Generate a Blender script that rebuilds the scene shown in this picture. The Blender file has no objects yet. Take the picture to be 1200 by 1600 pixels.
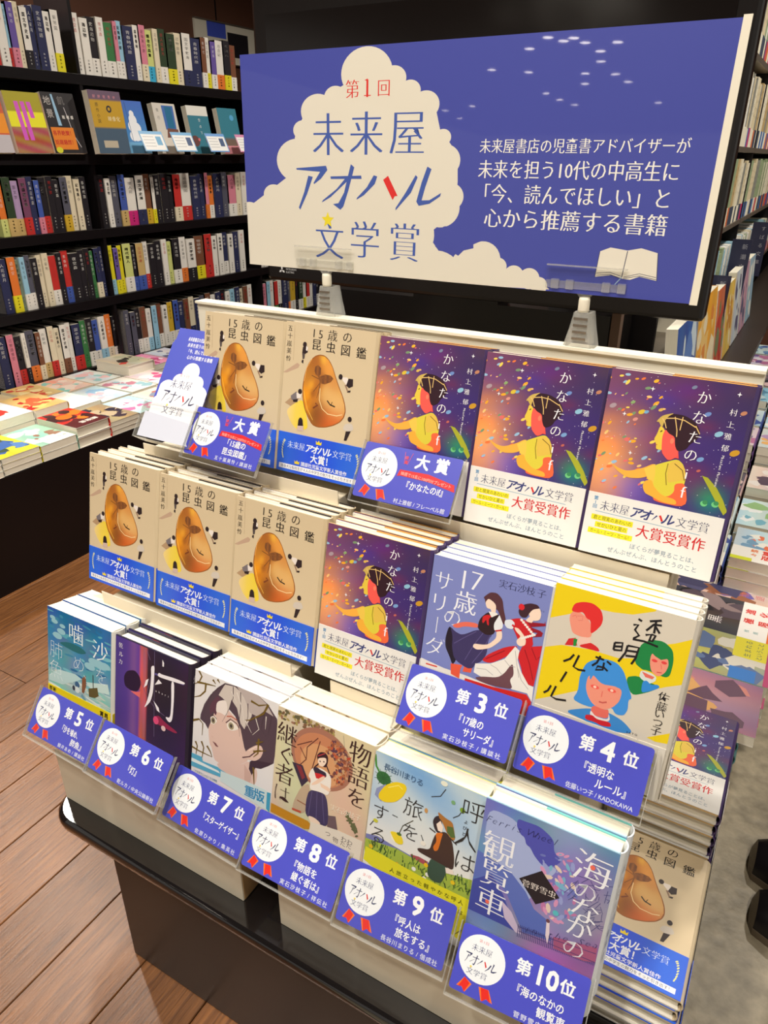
import bpy, math, random
import numpy as np
from mathutils import Matrix, Vector
random.seed(7)
SC = bpy.context.scene
COL = SC.collection
# ------------------------------------------------------------------ camera
YAW, PITCH, ROLL = math.radians(29.783), math.radians(63.958), math.radians(0.285)
EYE = 1.17                                   # lens height above the floor (m)
cd = bpy.data.cameras.new('camera')
cd.sensor_fit = 'VERTICAL'; cd.sensor_height = 24.0; cd.lens = 1138.6 / 1600 * 24.0
cd.clip_start = 0.02
cam = bpy.data.objects.new('camera', cd); COL.objects.link(cam)
cam.matrix_world = (Matrix.Translation((0, 0, EYE)) @ Matrix.Rotation(YAW, 4, 'Z')
                    @ Matrix.Rotation(PITCH, 4, 'X') @ Matrix.Rotation(ROLL, 4, 'Z'))
SC.camera = cam
# ------------------------------------------------------------------ world, lights, exposure
wd = bpy.data.worlds.new('world'); SC.world = wd; wd.use_nodes = True
wd.node_tree.nodes['Background'].inputs[0].default_value = (1.0, 0.93, 0.84, 1)
wd.node_tree.nodes['Background'].inputs[1].default_value = 0.42
SC.view_settings.view_transform = 'Standard'; SC.view_settings.look = 'None'
SC.view_settings.gamma = 1.0; SC.view_settings.use_curve_mapping = False
SC.view_settings.exposure = 0.0
CEIL = 2.50
DOWNLIGHTS = [  # x, y, power
    (-0.55, -0.55, 20), (0.45, -0.15, 15), (-1.45, -0.35, 12), (-1.35, 0.95, 14), (-1.45, 2.35, 18),
    (-1.5, 3.5, 16), (0.35, 1.3, 15), (0.45, 2.7, 16), (-0.5, 0.15, 11), (-2.76, 1.47, 34),
]
for lx, ly, pw in DOWNLIGHTS:
    ld = bpy.data.lights.new('downlight_lamp', 'AREA'); ld.shape = 'DISK'; ld.size = 0.13; ld.energy = pw
    ld.color = (1.0, 0.92, 0.81); ld.spread = math.radians(150)
    lo = bpy.data.objects.new('downlight_lamp', ld); COL.objects.link(lo); lo.location = (lx, ly, CEIL - 0.03)

# ------------------------------------------------------------------ materials
def lin(c):
    c = [v / 255.0 for v in c]
    return [v / 12.92 if v <= 0.04045 else ((v + 0.055) / 1.055) ** 2.4 for v in c]
MATS = {}
def mat(name, col, rough=0.5, spec=0.5, metal=0.0, noise=None, bump=None, coat=0.0, trans=0.0, emit=None, wave=None):
    m = bpy.data.materials.new(name); m.use_nodes = True
    nt = m.node_tree; b = nt.nodes['Principled BSDF']
    c = lin(col) + [1]
    b.inputs['Base Color'].default_value = c; b.inputs['Roughness'].default_value = rough
    b.inputs['Specular IOR Level'].default_value = spec; b.inputs['Metallic'].default_value = metal
    b.inputs['Coat Weight'].default_value = coat; b.inputs['Coat Roughness'].default_value = 0.08
    tc = nt.nodes.new('ShaderNodeTexCoord')
    if noise:      # (scale, strength, stretch xyz)
        sc, st, sx = noise
        mp = nt.nodes.new('ShaderNodeMapping'); mp.inputs['Scale'].default_value = sx
        nt.links.new(tc.outputs['Object'], mp.inputs[0])
        n = nt.nodes.new('ShaderNodeTexNoise'); n.inputs['Scale'].default_value = sc; n.inputs['Detail'].default_value = 6
        nt.links.new(mp.outputs[0], n.inputs['Vector'])
        mr = nt.nodes.new('ShaderNodeMapRange'); mr.inputs[1].default_value = 0.25; mr.inputs[2].default_value = 0.75
        mr.inputs[3].default_value = 1 - st; mr.inputs[4].default_value = 1 + st
        nt.links.new(n.outputs[0], mr.inputs[0])
        mx = nt.nodes.new('ShaderNodeMix'); mx.data_type = 'RGBA'; mx.blend_type = 'MULTIPLY'
        mx.inputs[0].default_value = 1; mx.inputs[6].default_value = c
        nt.links.new(mr.outputs[0], mx.inputs[7]); nt.links.new(mx.outputs[2], b.inputs['Base Color'])
        if bump:
            bp = nt.nodes.new('ShaderNodeBump'); bp.inputs['Strength'].default_value = bump
            bp.inputs['Distance'].default_value = 0.002
            nt.links.new(n.outputs[0], bp.inputs['Height']); nt.links.new(bp.outputs[0], b.inputs['Normal'])
    if trans: b.inputs['Transmission Weight'].default_value = trans; b.inputs['IOR'].default_value = 1.45
    if emit: b.inputs['Emission Color'].default_value = c; b.inputs['Emission Strength'].default_value = emit
    MATS[name] = m; return m
def attr_mat(name, rough, coat, spec=0.5):
    m = mat(name, (255, 255, 255), rough, spec, coat=coat); nt = m.node_tree
    a = nt.nodes.new('ShaderNodeAttribute'); a.attribute_name = 'Col'
    nt.links.new(a.outputs['Color'], nt.nodes['Principled BSDF'].inputs['Base Color'])
    return m
attr_mat('print', 0.42, 0.06); attr_mat('print_matt', 0.6, 0.0, 0.3); attr_mat('print_film', 0.4, 0.55); MATS['print_film'].node_tree.nodes['Principled BSDF'].inputs['Coat Roughness'].default_value = 0.02
mat('pages', (236, 230, 212), 0.8, 0.2, noise=(60, 0.10, (0.5, 60, 0.5)))
mat('pages_flat', (226, 216, 192), 0.8, 0.2, noise=(60, 0.10, (0.5, 60, 0.5)))
mat('board_white', (232, 226, 208), 0.45, 0.4)
mat('riser', (222, 212, 190), 0.5, 0.4, noise=(3, 0.03, (1, 1, 1)))
mat('kraft', (176, 140, 96), 0.7, 0.2)
mat('lacquer', (22, 20, 21), 0.08, 0.6, coat=0.6)
mat('laminate', (52, 44, 40), 0.38, 0.4, noise=(5, 0.10, (1, 1, 1)))
mat('shelf_black', (17, 13, 16), 0.4, 0.35)
mat('tv_black', (22, 18, 17), 0.22, 0.5)
mat('tv_screen', (20, 16, 15), 0.12, 0.5)
mat('brown_wall', (96, 62, 46), 0.6, 0.3, noise=(2, 0.08, (1, 1, 1)))
mat('ceiling_paint', (120, 108, 98), 0.85, 0.1)
mat('lamp_glow', (255, 244, 226), 0.4, emit=40.0)
mat('steel', (150, 140, 128), 0.4, metal=0.8)
mat('wood_post', (104, 78, 60), 0.5)
mat('shoe', (20, 15, 20), 0.4)
mat('shoe_toe', (110, 96, 78), 0.5)
mat('coat_cloth', (40, 38, 46), 0.85, noise=(40, 0.2, (1, 1, 1)))
mat('skin', (214, 168, 140), 0.55)
mat('hair', (28, 22, 20), 0.6)
def clear_mat(name, alpha, rough=0.06, col=(245, 245, 240)):
    m = bpy.data.materials.new(name); m.use_nodes = True; nt = m.node_tree
    nt.nodes.remove(nt.nodes['Principled BSDF'])
    tr = nt.nodes.new('ShaderNodeBsdfTransparent'); gl = nt.nodes.new('ShaderNodeBsdfGlossy')
    gl.inputs['Roughness'].default_value = rough; tr.inputs[0].default_value = lin(col) + [1]
    fr = nt.nodes.new('ShaderNodeFresnel'); fr.inputs[0].default_value = 1.45
    ad = nt.nodes.new('ShaderNodeMath'); ad.operation = 'ADD'; ad.inputs[1].default_value = alpha
    mx = nt.nodes.new('ShaderNodeMixShader')
    ge = nt.nodes.new('ShaderNodeNewGeometry'); fb = nt.nodes.new('ShaderNodeMath'); fb.operation = 'SUBTRACT'; fb.inputs[0].default_value = 1.0
    mu = nt.nodes.new('ShaderNodeMath'); mu.operation = 'MULTIPLY'      # only outer faces reflect
    nt.links.new(ge.outputs['Backfacing'], fb.inputs[1]); nt.links.new(fr.outputs[0], ad.inputs[0])
    nt.links.new(ad.outputs[0], mu.inputs[0]); nt.links.new(fb.outputs[0], mu.inputs[1]); nt.links.new(mu.outputs[0], mx.inputs[0])
    nt.links.new(tr.outputs[0], mx.inputs[1]); nt.links.new(gl.outputs[0], mx.inputs[2])
    nt.links.new(mx.outputs[0], nt.nodes['Material Output'].inputs[0]); MATS[name] = m
clear_mat('clear', 0.02, col=(253, 253, 252)); clear_mat('clear_frost', 0.08, 0.12, (250, 250, 248))
_n = MATS['clear_frost'].node_tree; _o = _n.nodes['Material Output']; _d = _n.nodes.new('ShaderNodeBsdfDiffuse'); _d.inputs[0].default_value = (.8, .8, .78, 1)
_x = _n.nodes.new('ShaderNodeMixShader'); _x.inputs[0].default_value = 0.2; _n.links.new(_o.inputs[0].links[0].from_socket, _x.inputs[1]); _n.links.new(_d.outputs[0], _x.inputs[2]); _n.links.new(_x.outputs[0], _o.inputs[0])
# concrete and planks
def plank_mat(name, base, dark):
    m = bpy.data.materials.new(name); m.use_nodes = True; nt = m.node_tree; b = nt.nodes['Principled BSDF']
    tc = nt.nodes.new('ShaderNodeTexCoord'); mp = nt.nodes.new('ShaderNodeMapping'); mp.inputs['Scale'].default_value = (34, 1.6, 1)
    oi = nt.nodes.new('ShaderNodeObjectInfo')
    va = nt.nodes.new('ShaderNodeVectorMath'); va.operation = 'ADD'
    ml = nt.nodes.new('ShaderNodeMath'); ml.operation = 'MULTIPLY'; ml.inputs[1].default_value = 37
    nt.links.new(oi.outputs['Random'], ml.inputs[0])
    nt.links.new(tc.outputs['Object'], va.inputs[0]); nt.links.new(ml.outputs[0], va.inputs[1])
    nt.links.new(va.outputs[0], mp.inputs[0])
    n = nt.nodes.new('ShaderNodeTexNoise'); n.inputs['Scale'].default_value = 6; n.inputs['Detail'].default_value = 9
    n.inputs['Roughness'].default_value = 0.65
    nt.links.new(mp.outputs[0], n.inputs['Vector'])
    cr = nt.nodes.new('ShaderNodeValToRGB'); cr.color_ramp.elements[0].color = lin(dark) + [1]; cr.color_ramp.elements[1].color = lin(base) + [1]
    cr.color_ramp.elements[0].position = 0.3; cr.color_ramp.elements[1].position = 0.66
    nt.links.new(n.outputs[0], cr.inputs[0])
    hs = nt.nodes.new('ShaderNodeHueSaturation'); mv = nt.nodes.new('ShaderNodeMapRange')
    mv.inputs[3].default_value = 0.8; mv.inputs[4].default_value = 1.15
    nt.links.new(oi.outputs['Random'], mv.inputs[0]); nt.links.new(mv.outputs[0], hs.inputs['Value'])
    nt.links.new(cr.outputs[0], hs.inputs['Color']); nt.links.new(hs.outputs[0], b.inputs['Base Color'])
    b.inputs['Roughness'].default_value = 0.33; b.inputs['Specular IOR Level'].default_value = 0.7
    bp = nt.nodes.new('ShaderNodeBump'); bp.inputs['Strength'].default_value = 0.5; bp.inputs['Distance'].default_value = 0.002
    nt.links.new(n.outputs[0], bp.inputs['Height']); nt.links.new(bp.outputs[0], b.inputs['Normal'])
    MATS[name] = m
plank_mat('plank', (146, 96, 54), (84, 50, 28))
mat('concrete', (172, 160, 136), 0.38, 0.4, noise=(34, 0.38, (1, 1, 1)), bump=0.6)

# ------------------------------------------------------------------ object helpers
def tag(o, label=None, cat=None, group=None, kind=None):
    if label: o['label'] = label
    if cat: o['category'] = cat
    if group: o['group'] = group
    if kind: o['kind'] = kind
    return o
def empty(name, loc=(0, 0, 0), rot=(0, 0, 0)):
    o = bpy.data.objects.new(name, None); o.empty_display_size = 0.05
    o.location = loc; o.rotation_euler = rot; COL.objects.link(o); return o
def obj(name, me, parent=None, loc=(0, 0, 0), rot=(0, 0, 0)):
    o = bpy.data.objects.new(name, me); o.location = loc; o.rotation_euler = rot
    COL.objects.link(o); o.parent = parent; return o
def copy_tree(o, parent=None):
    c = o.copy(); COL.objects.link(c)
    if parent is not None:
        c.parent = parent
    for ch in list(o.children): copy_tree(ch, c)
    return c
class MB:
    """collects shapes into one mesh, faces carry material slots"""
    def __init__(s): s.v = []; s.f = []; s.m = []; s.mats = []; s.sm = []
    def slot(s, m):
        if m not in s.mats: s.mats.append(m)
        return s.mats.index(m)
    def add(s, vs, fs, m, smooth=False):
        k = len(s.v); s.v += [tuple(v) for v in vs]; i = s.slot(m)
        for f in fs: s.f.append([k + j for j in f]); s.m.append(i); s.sm.append(smooth)
    def box(s, x0, y0, z0, x1, y1, z1, m, M=None):
        vs = [Vector((x, y, z)) for z in (z0, z1) for y in (y0, y1) for x in (x0, x1)]
        if M: vs = [M @ v for v in vs]
        s.add(vs, [(0, 2, 3, 1), (4, 5, 7, 6), (0, 1, 5, 4), (2, 6, 7, 3), (0, 4, 6, 2), (1, 3, 7, 5)], m)
    def prism(s, pts, a0, a1, axis, m, smooth=False):
        """extrude 2D outline along axis: 'x' pts=(y,z); 'y' pts=(x,z); 'z' pts=(x,y)"""
        def P(p, a): return {'x': (a, p[0], p[1]), 'y': (p[0], a, p[1]), 'z': (p[0], p[1], a)}[axis]
        n = len(pts); vs = [P(p, a0) for p in pts] + [P(p, a1) for p in pts]
        fs = [tuple(range(n))[::-1], tuple(range(n, 2 * n))]
        s.add(vs, fs, m)
        s.add(vs, [(i, (i + 1) % n, n + (i + 1) % n, n + i) for i in range(n)], m, smooth)
    def lathe(s, prof, m, c=(0, 0, 0), seg=20, M=None):
        vs = []; fs = []
        for r, z in prof:
            for k in range(seg):
                a = 2 * math.pi * k / seg; v = Vector((c[0] + r * math.cos(a), c[1] + r * math.sin(a), c[2] + z))
                vs.append(M @ v if M else v)
        for i in range(len(prof) - 1):
            for k in range(seg):
                k2 = (k + 1) % seg; fs.append((i * seg + k, i * seg + k2, (i + 1) * seg + k2, (i + 1) * seg + k))
        s.add(vs, fs, m, True)
    def tube(s, pts, r, m, seg=8):
        vs = []; fs = []; n = len(pts)
        for i, p in enumerate(pts):
            p = Vector(p); d = (Vector(pts[min(i + 1, n - 1)]) - Vector(pts[max(i - 1, 0)])).normalized()
            a = d.orthogonal().normalized(); b = d.cross(a)
            rr = r[i] if isinstance(r, (list, tuple)) else r
            for k in range(seg):
                t = 2 * math.pi * k / seg; vs.append(p + rr * (math.cos(t) * a + math.sin(t) * b))
        for i in range(n - 1):
            for k in range(seg): fs.append((i * seg + k, i * seg + (k + 1) % seg, (i + 1) * seg + (k + 1) % seg, (i + 1) * seg + k))
        fs.append(tuple(range(seg))[::-1]); fs.append(tuple(range((n - 1) * seg, n * seg)))
        s.add(vs, fs, m, True)
    def mesh(s, name):
        me = bpy.data.meshes.new(name); me.from_pydata(s.v, [], s.f)
        for m in s.mats: me.materials.append(MATS[m])
        me.polygons.foreach_set('material_index', s.m); me.polygons.foreach_set('use_smooth', s.sm)
        me.update(); return me
    def build(s, name, parent=None, loc=(0, 0, 0), rot=(0, 0, 0), bevel=0):
        o = obj(name, s.mesh(name), parent, loc, rot)
        if bevel:
            bv = o.modifiers.new('bevel', 'BEVEL'); bv.width = bevel; bv.segments = 2; bv.limit_method = 'ANGLE'
        return o
ZS = 0.00025                                 # ink layers sit a few microns apart
# ------------------------------------------------------------------ flat print (vector art in millimetres)
GL = {}
def glyph(ch, off):
    k = (ch, off)
    if k in GL: return GL[k]
    def ev(body):
        c = bpy.data.curves.new('t', 'FONT'); c.body = body; c.size = 1; c.offset = off; c.resolution_u = 2; c.fill_mode = 'FRONT'
        o = bpy.data.objects.new('t', c); COL.objects.link(o)
        bpy.context.view_layer.update()
        e = o.evaluated_get(bpy.context.evaluated_depsgraph_get()); m = e.to_mesh()
        V = [(v.co.x, v.co.y) for v in m.vertices]; F = [tuple(p.vertices) for p in m.polygons]
        e.to_mesh_clear(); bpy.data.objects.remove(o); bpy.data.curves.remove(c)
        return V, F
    V, F = ev(ch)
    def area(V, F):
        t = 0.0
        for f in F:
            for i in range(len(f)): t += V[f[i - 1]][0] * V[f[i]][1] - V[f[i]][0] * V[f[i - 1]][1]
        return abs(t) / 2
    if off < 0:                                  # thinning can break dense characters: then keep the normal weight
        V0, F0, _ = glyph(ch, 0.0)
        full = area(V0, F0)
        if off < -0.006 and not full * 0.35 < area(V, F) < full * 0.97: V, F, _ = glyph(ch, round(off * 0.6, 3))
        elif not full * 0.35 < area(V, F) < full * 0.99: V, F = V0, F0
    adv = 1.0
    if ord(ch) < 0x2000:
        W, _ = ev(ch + '口'); adv = max(x for x, y in W) - 0.876 - off
    GL[k] = (V, F, adv); return GL[k]
def Hm(q, w, h, off=(0, 0), s=1.0):
    """maps points read off the reference cover (perspective quad q: TL TR BR BL) to flat cover millimetres"""
    src = [((x - off[0]) * s, (y - off[1]) * s) for x, y in q]; dst = [(0, h), (w, h), (w, 0), (0, 0)]
    A = []; b = []
    for (x, y), (u, v) in zip(src, dst):
        A.append([x, y, 1, 0, 0, 0, -u * x, -u * y]); b.append(u)
        A.append([0, 0, 0, x, y, 1, -v * x, -v * y]); b.append(v)
    m = np.append(np.linalg.solve(np.array(A, float), np.array(b, float)), 1).reshape(3, 3)
    def f(p):
        r = m @ [p[0], p[1], 1]; return (r[0] / r[2], r[1] / r[2])
    return f
def clip_poly(pts, w, h):
    def cut(P, ax, val, keep_less):
        out = []
        for i in range(len(P)):
            a, b = P[i - 1], P[i]
            ia = (a[ax] <= val) if keep_less else (a[ax] >= val); ib = (b[ax] <= val) if keep_less else (b[ax] >= val)
            if ia != ib:
                t = (val - a[ax]) / (b[ax] - a[ax]); out.append((a[0] + t * (b[0] - a[0]), a[1] + t * (b[1] - a[1])))
            if ib: out.append(b)
        return out
    for ax, val, kl in ((0, 0, False), (0, w, True), (1, 0, False), (1, h, True)):
        pts = cut(pts, ax, val, kl)
        if len(pts) < 3: return []
    return pts
class Art:
    def __init__(s, w, h, bg=None):
        s.w = w; s.h = h; s.V = []; s.F = []; s.C = []; s.z = 0.0; s.T = lambda p: p; s.soft = True
        if bg: s.poly([(0, 0), (w, 0), (w, h), (0, h)], bg, raw=True)
    def poly(s, pts, col, raw=False, step=True):
        """col: one colour, or f(x, y) in mm"""
        if not raw:
            pts = [s.T(p) for p in pts]
            edge = any(x < 3 or y < 3 or x > s.w - 3 or y > s.h - 3 for x, y in pts)
            for _ in range(2 if s.soft and len(pts) >= 6 and not edge else 0):       # round the traced corners a little
                q = []
                for i in range(len(pts)):
                    (ax, ay), (bx, by) = pts[i], pts[(i + 1) % len(pts)]
                    q += [(ax * .8 + bx * .2, ay * .8 + by * .2), (ax * .2 + bx * .8, ay * .2 + by * .8)]
                pts = q
        a = sum(pts[i - 1][0] * pts[i][1] - pts[i][0] * pts[i - 1][1] for i in range(len(pts)))
        if a < 0: pts = pts[::-1]
        pts = clip_poly(pts, s.w, s.h)
        if len(pts) < 3: return
        s.z += 0.03 if step else 0.002
        k = len(s.V)
        for p in pts:
            s.V.append((p[0], p[1], s.z)); s.C.append(lin(col(*p) if callable(col) else col))
        s.F.append(list(range(k, k + len(pts))))
    def fan(s, pts, fn, rings=9, c=None):
        """polygon filled with smooth printed colour fn(x, y) in cover mm"""
        P = [s.T(p) for p in pts]; Q = []
        for i in range(len(P)):
            a, b = P[i], P[(i + 1) % len(P)]; Q += [a, ((a[0] + b[0]) / 2, (a[1] + b[1]) / 2)]
        cx = sum(p[0] for p in Q) / len(Q); cy = sum(p[1] for p in Q) / len(Q); s.z += 0.03; k = len(s.V); n = len(Q)
        s.V.append((cx, cy, s.z)); s.C.append(lin(fn(cx, cy)))
        for r in range(1, rings + 1):
            for x, y in Q:
                u = cx + (x - cx) * r / rings; v = cy + (y - cy) * r / rings; s.V.append((u, v, s.z)); s.C.append(lin([min(255, max(0, q)) for q in fn(u, v)]))
        area = sum(Q[i - 1][0] * Q[i][1] - Q[i][0] * Q[i - 1][1] for i in range(n))
        fc = [[k, k + 1 + i, k + 1 + (i + 1) % n] for i in range(n)]
        for r in range(rings - 1):
            o = k + 1 + r * n; fc += [[o + i, o + n + i, o + n + (i + 1) % n, o + (i + 1) % n] for i in range(n)]
        s.F += fc if area > 0 else [f[::-1] for f in fc]
    def grid(s, fn, nx=26, ny=38, x0=0, y0=0, x1=None, y1=None):
        x1 = s.w if x1 is None else x1; y1 = s.h if y1 is None else y1; s.z += 0.03; k = len(s.V)
        for j in range(ny + 1):
            for i in range(nx + 1):
                x = x0 + (x1 - x0) * i / nx; y = y0 + (y1 - y0) * j / ny
                s.V.append((x, y, s.z)); s.C.append(lin([min(255, max(0, c)) for c in fn(x, y)]))
        for j in range(ny):
            for i in range(nx):
                a = k + j * (nx + 1) + i; s.F.append([a, a + 1, a + nx + 2, a + nx + 1])
    def ell(s, x, y, rx, ry, col, rot=0, raw=False, n=14, step=True):
        p = [(x + rx * math.cos(t) * math.cos(rot) - ry * math.sin(t) * math.sin(rot),
              y + rx * math.cos(t) * math.sin(rot) + ry * math.sin(t) * math.cos(rot)) for t in [2 * math.pi * i / n for i in range(n)]]
        s.poly(p, col, raw, step)
    def line(s, pts, w, col, raw=False, taper=False, step=True):
        """w in mm"""
        if not raw: pts = [s.T(p) for p in pts]
        P = [Vector(p) for p in pts]; L = []; R = []; n = len(P)
        for i in range(n):
            d = P[min(i + 1, n - 1)] - P[max(i - 1, 0)]
            if d.length < 1e-6: d = Vector((1, 0))
            d.normalize(); nn = Vector((-d.y, d.x)); ww = w / 2
            if taper: ww *= (1 - 0.75 * i / (n - 1))
            L.append(tuple(P[i] + nn * ww)); R.append(tuple(P[i] - nn * ww))
        if step: s.z += 0.03
        for i in range(n - 1): s.poly([L[i], L[i + 1], R[i + 1], R[i]], col, raw=True, step=False)
    def put(s, ch, x, y, size, col, off=0.0, sx=1.0, shear=0.0, rot=0.0, serif=False, center=True):
        """x,y = centre of the character cell"""
        bold = max(0.0, off); off = min(0.0, off)
        V, F, adv = glyph(ch, round(off - (0.016 if serif else 0), 3))
        ex = adv / 2; ca, sa = math.cos(rot), math.sin(rot)
        sh = [(-0.017 - bold, 0), (0.017 + bold, 0)] if serif else [(0, 0)]
        if bold: sh += [(-bold, -bold), (bold, -bold), (-bold, bold), (bold, bold)]
        for d, e in sh:
            k = len(s.V); s.z += 0.003
            for gx, gy in V:
                a = (gx - ex + d + shear * (gy - 0.38)) * size * sx; b = (gy - 0.38 + e) * size
                s.V.append((x + a * ca - b * sa, y + a * sa + b * ca, s.z)); s.C.append(lin(col))
            s.F += [[k + j for j in f] for f in F]
        return adv
    def text(s, t, x0, x1, y, size, col, y1=None, **kw):
        """horizontal line squeezed or spread to x0..x1, centred at height y (to y1)"""
        adv = [1.0 if ord(c) >= 0x2000 else (0.3 if c == ' ' else glyph(c, 0.0)[2]) for c in t]
        tot = sum(adv); u = (x1 - x0) / tot; sx = min(1.0, u / size); s.z += 0.03; z0 = s.z; a = 0
        for c, ad in zip(t, adv):
            xc = x0 + (a + ad / 2) * u; a += ad
            yy = y if y1 is None else y + (y1 - y) * (a - ad / 2) / tot
            if c != ' ': s.z = z0; s.put(c, xc, yy, size, col, sx=sx, **kw)
        s.z = z0 + 0.02
    def vtext(s, t, x, ytop, ybot, size, col, x2=None, **kw):
        n = len(t); s.z += 0.03; z0 = s.z
        for i, c in enumerate(t):
            y = ytop + (ybot - ytop) * ((i + 0.5) / n); xx = x if x2 is None else x + (x2 - x) * (i + 0.5) / n
            s.z = z0; s.put(c, xx, y, size, col, rot=(-math.pi / 2 if c in 'ー「」…' else 0), **kw)
        s.z = z0 + 0.02
    def at(s, c, p, size, col, **kw):
        x, y = s.T(p); s.put(c, x, y, size, col, **kw)
    def geo(s, axis='front', origin=(0, 0, 0), gap=0.0001):
        """verts in metres. front: x right, z up, facing -y. up: x right, y up, facing +z"""
        o = origin
        if axis == 'front': return [(o[0] + x / 1000, o[1] - gap - z * ZS, o[2] + y / 1000) for x, y, z in s.V]
        return [(o[0] + x / 1000, o[1] + y / 1000, o[2] + gap + z * ZS) for x, y, z in s.V]
def art_mesh(name, parts, m='print', extra=None):
    """parts: list of (verts, faces, colours); extra: MB with plain shapes whose colour dict gives the colour"""
    V = []; F = []; C = []
    for v, f, c in parts:
        k = len(V); V += v; C += c; F += [[k + j for j in q] for q in f]
    me = bpy.data.meshes.new(name); me.from_pydata(V, [], F)
    ca = me.color_attributes.new('Col', 'FLOAT_COLOR', 'POINT')
    ca.data.foreach_set('color', np.array([list(c[:3]) + [1] for c in C], dtype=np.float32).ravel())
    me.materials.append(MATS[m]); me.update(); return me
BOXF = [(0, 2, 3, 1), (4, 5, 7, 6), (0, 1, 5, 4), (2, 6, 7, 3), (0, 4, 6, 2), (1, 3, 7, 5)]
def cbox(x0, y0, z0, x1, y1, z1, col):
    return ([(x, y, z) for z in (z0, z1) for y in (y0, y1) for x in (x0, x1)], BOXF, [lin(col)] * 8)
def cprism_z(pts, z0, z1, col):
    n = len(pts); vs = [(x, y, z0) for x, y in pts] + [(x, y, z1) for x, y in pts]
    return (vs, [list(range(n))[::-1], list(range(n, 2 * n))] + [[i, (i + 1) % n, n + (i + 1) % n, n + i] for i in range(n)], [lin(col)] * (2 * n))
def A_part(a, **kw): return (a.geo(**kw), a.F, [list(c) for c in a.C])
# ------------------------------------------------------------------ printed artwork
W0, H0 = 130, 190
INK = (52, 58, 110); RED = (214, 44, 40); BLUE = (76, 80, 200); CLOUD = (240, 236, 224)
def logo(a, x0, x1, y0, y1, ink=(64, 86, 160), kat=None, star=True, first=True, mono=False):
    """the award emblem: small first line, three kanji, slanted katakana, three kanji; box x0..x1, y0..y1 (mm)"""
    kat = kat or ink; w = x1 - x0; h = y1 - y0
    X = lambda u: x0 + u * w; Y = lambda v: y0 + v * h
    if first: a.text('第1回', X(.30), X(.64), Y(.955), .085 * h * 1.1, RED, serif=True)
    s = min(.235 * w, .25 * h)
    a.text('未来屋', X(.13), X(.80), Y(.735), s * 1.02, ink, serif=True)
    def st(pts, c=kat):
        a.poly([(X(u), Y(v)) for u, v in pts], c, raw=True)
    # slanted brush katakana, one polygon per stroke, in 0..1 of the box
    st([(.0, .535), (.02, .55), (.20, .555), (.21, .53), (.13, .44), (.11, .43), (.155, .515), (.02, .525)])
    st([(.09, .49), (.12, .485), (.07, .35), (.03, .275), (.02, .28), (.06, .37)])
    st([(.23, .48), (.44, .49), (.45, .47), (.24, .463)])
    st([(.355, .56), (.385, .54), (.345, .31), (.315, .262), (.26, .30), (.31, .305), (.335, .38)])
    st([(.355, .465), (.335, .455), (.18, .32), (.165, .325)])
    st([(.53, .48), (.565, .49), (.55, .455), (.42, .335), (.405, .335), (.48, .41)])
    st([(.61, .475), (.645, .485), (.72, .36), (.695, .355), (.685, .325)], RED if not mono else kat)
    st([(.82, .47), (.85, .45), (.79, .34), (.69, .25), (.68, .255), (.76, .35)])
    st([(.90, .53), (.935, .505), (.89, .36), (.90, .32), (1.03, .365), (1.04, .355), (.95, .295), (.87, .285), (.86, .33), (.885, .43)])
    a.text('文学賞', X(.13), X(.80), Y(.105), s * .95, ink, serif=True)
    if star:
        cx, cy, r = X(.245), Y(.215), .042 * h
        a.poly([(cx + (r if i % 2 == 0 else r * .42) * math.sin(i * math.pi / 5), cy + (r if i % 2 == 0 else r * .42) * math.cos(i * math.pi / 5)) for i in range(10)], (240, 214, 30), raw=True)
def logo_line(a, x0, x1, y, size, ink, y1=None, red=True, kat=None):
    y1 = y if y1 is None else y1; n = 10.6; u = (x1 - x0) / n; d = (y1 - y) / n
    a.text('未来屋', x0, x0 + 3 * u, y, size, ink, y1=y + 3 * d, serif=True)
    k0 = x0 + 3.15 * u; sz = size * 1.12
    for i, c in enumerate('アオハル'):
        a.z += .02
        if c == 'ハ' and red:
            xc = k0 + (i + .5) * 1.05 * u; yc = y + (3.6 + i) * d
            a.line([(xc - .08 * sz, yc + .12 * sz), (xc - .42 * sz, yc - .32 * sz)], sz * .12, kat or ink, raw=True, taper=True)
            a.line([(xc + .12 * sz, yc + .18 * sz), (xc + .36 * sz, yc - .25 * sz)], sz * .16, RED, raw=True)
        else: a.put(c, k0 + (i + .5) * 1.05 * u, y + (3.6 + i) * d, sz, kat or ink, off=.02, shear=.25)
    a.text('文学賞', x0 + 7.5 * u, x1, y + 7.5 * d, size, ink, y1=y1, serif=True)
def cloud(a, circles, col, base=None):
    for x, y, r in circles: a.ell(x, y, r, r, col, raw=True, n=30, step=False)
    if base: a.poly(base, col, raw=True, step=False)
    a.z += .03
def crown(a, x, y, s):
    a.poly([(x - s, y - s * .6), (x + s, y - s * .6), (x + s * 1.1, y + s * .6), (x + s * .5, y), (x, y + s * .8), (x - s * .5, y), (x - s * 1.1, y + s * .6)], (236, 210, 30), raw=True)
def blob(a, p, r, ry, col, rot=0): 
    x, y = a.T(p); a.ell(x, y, r, ry, col, rot, raw=True, n=12)

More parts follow.
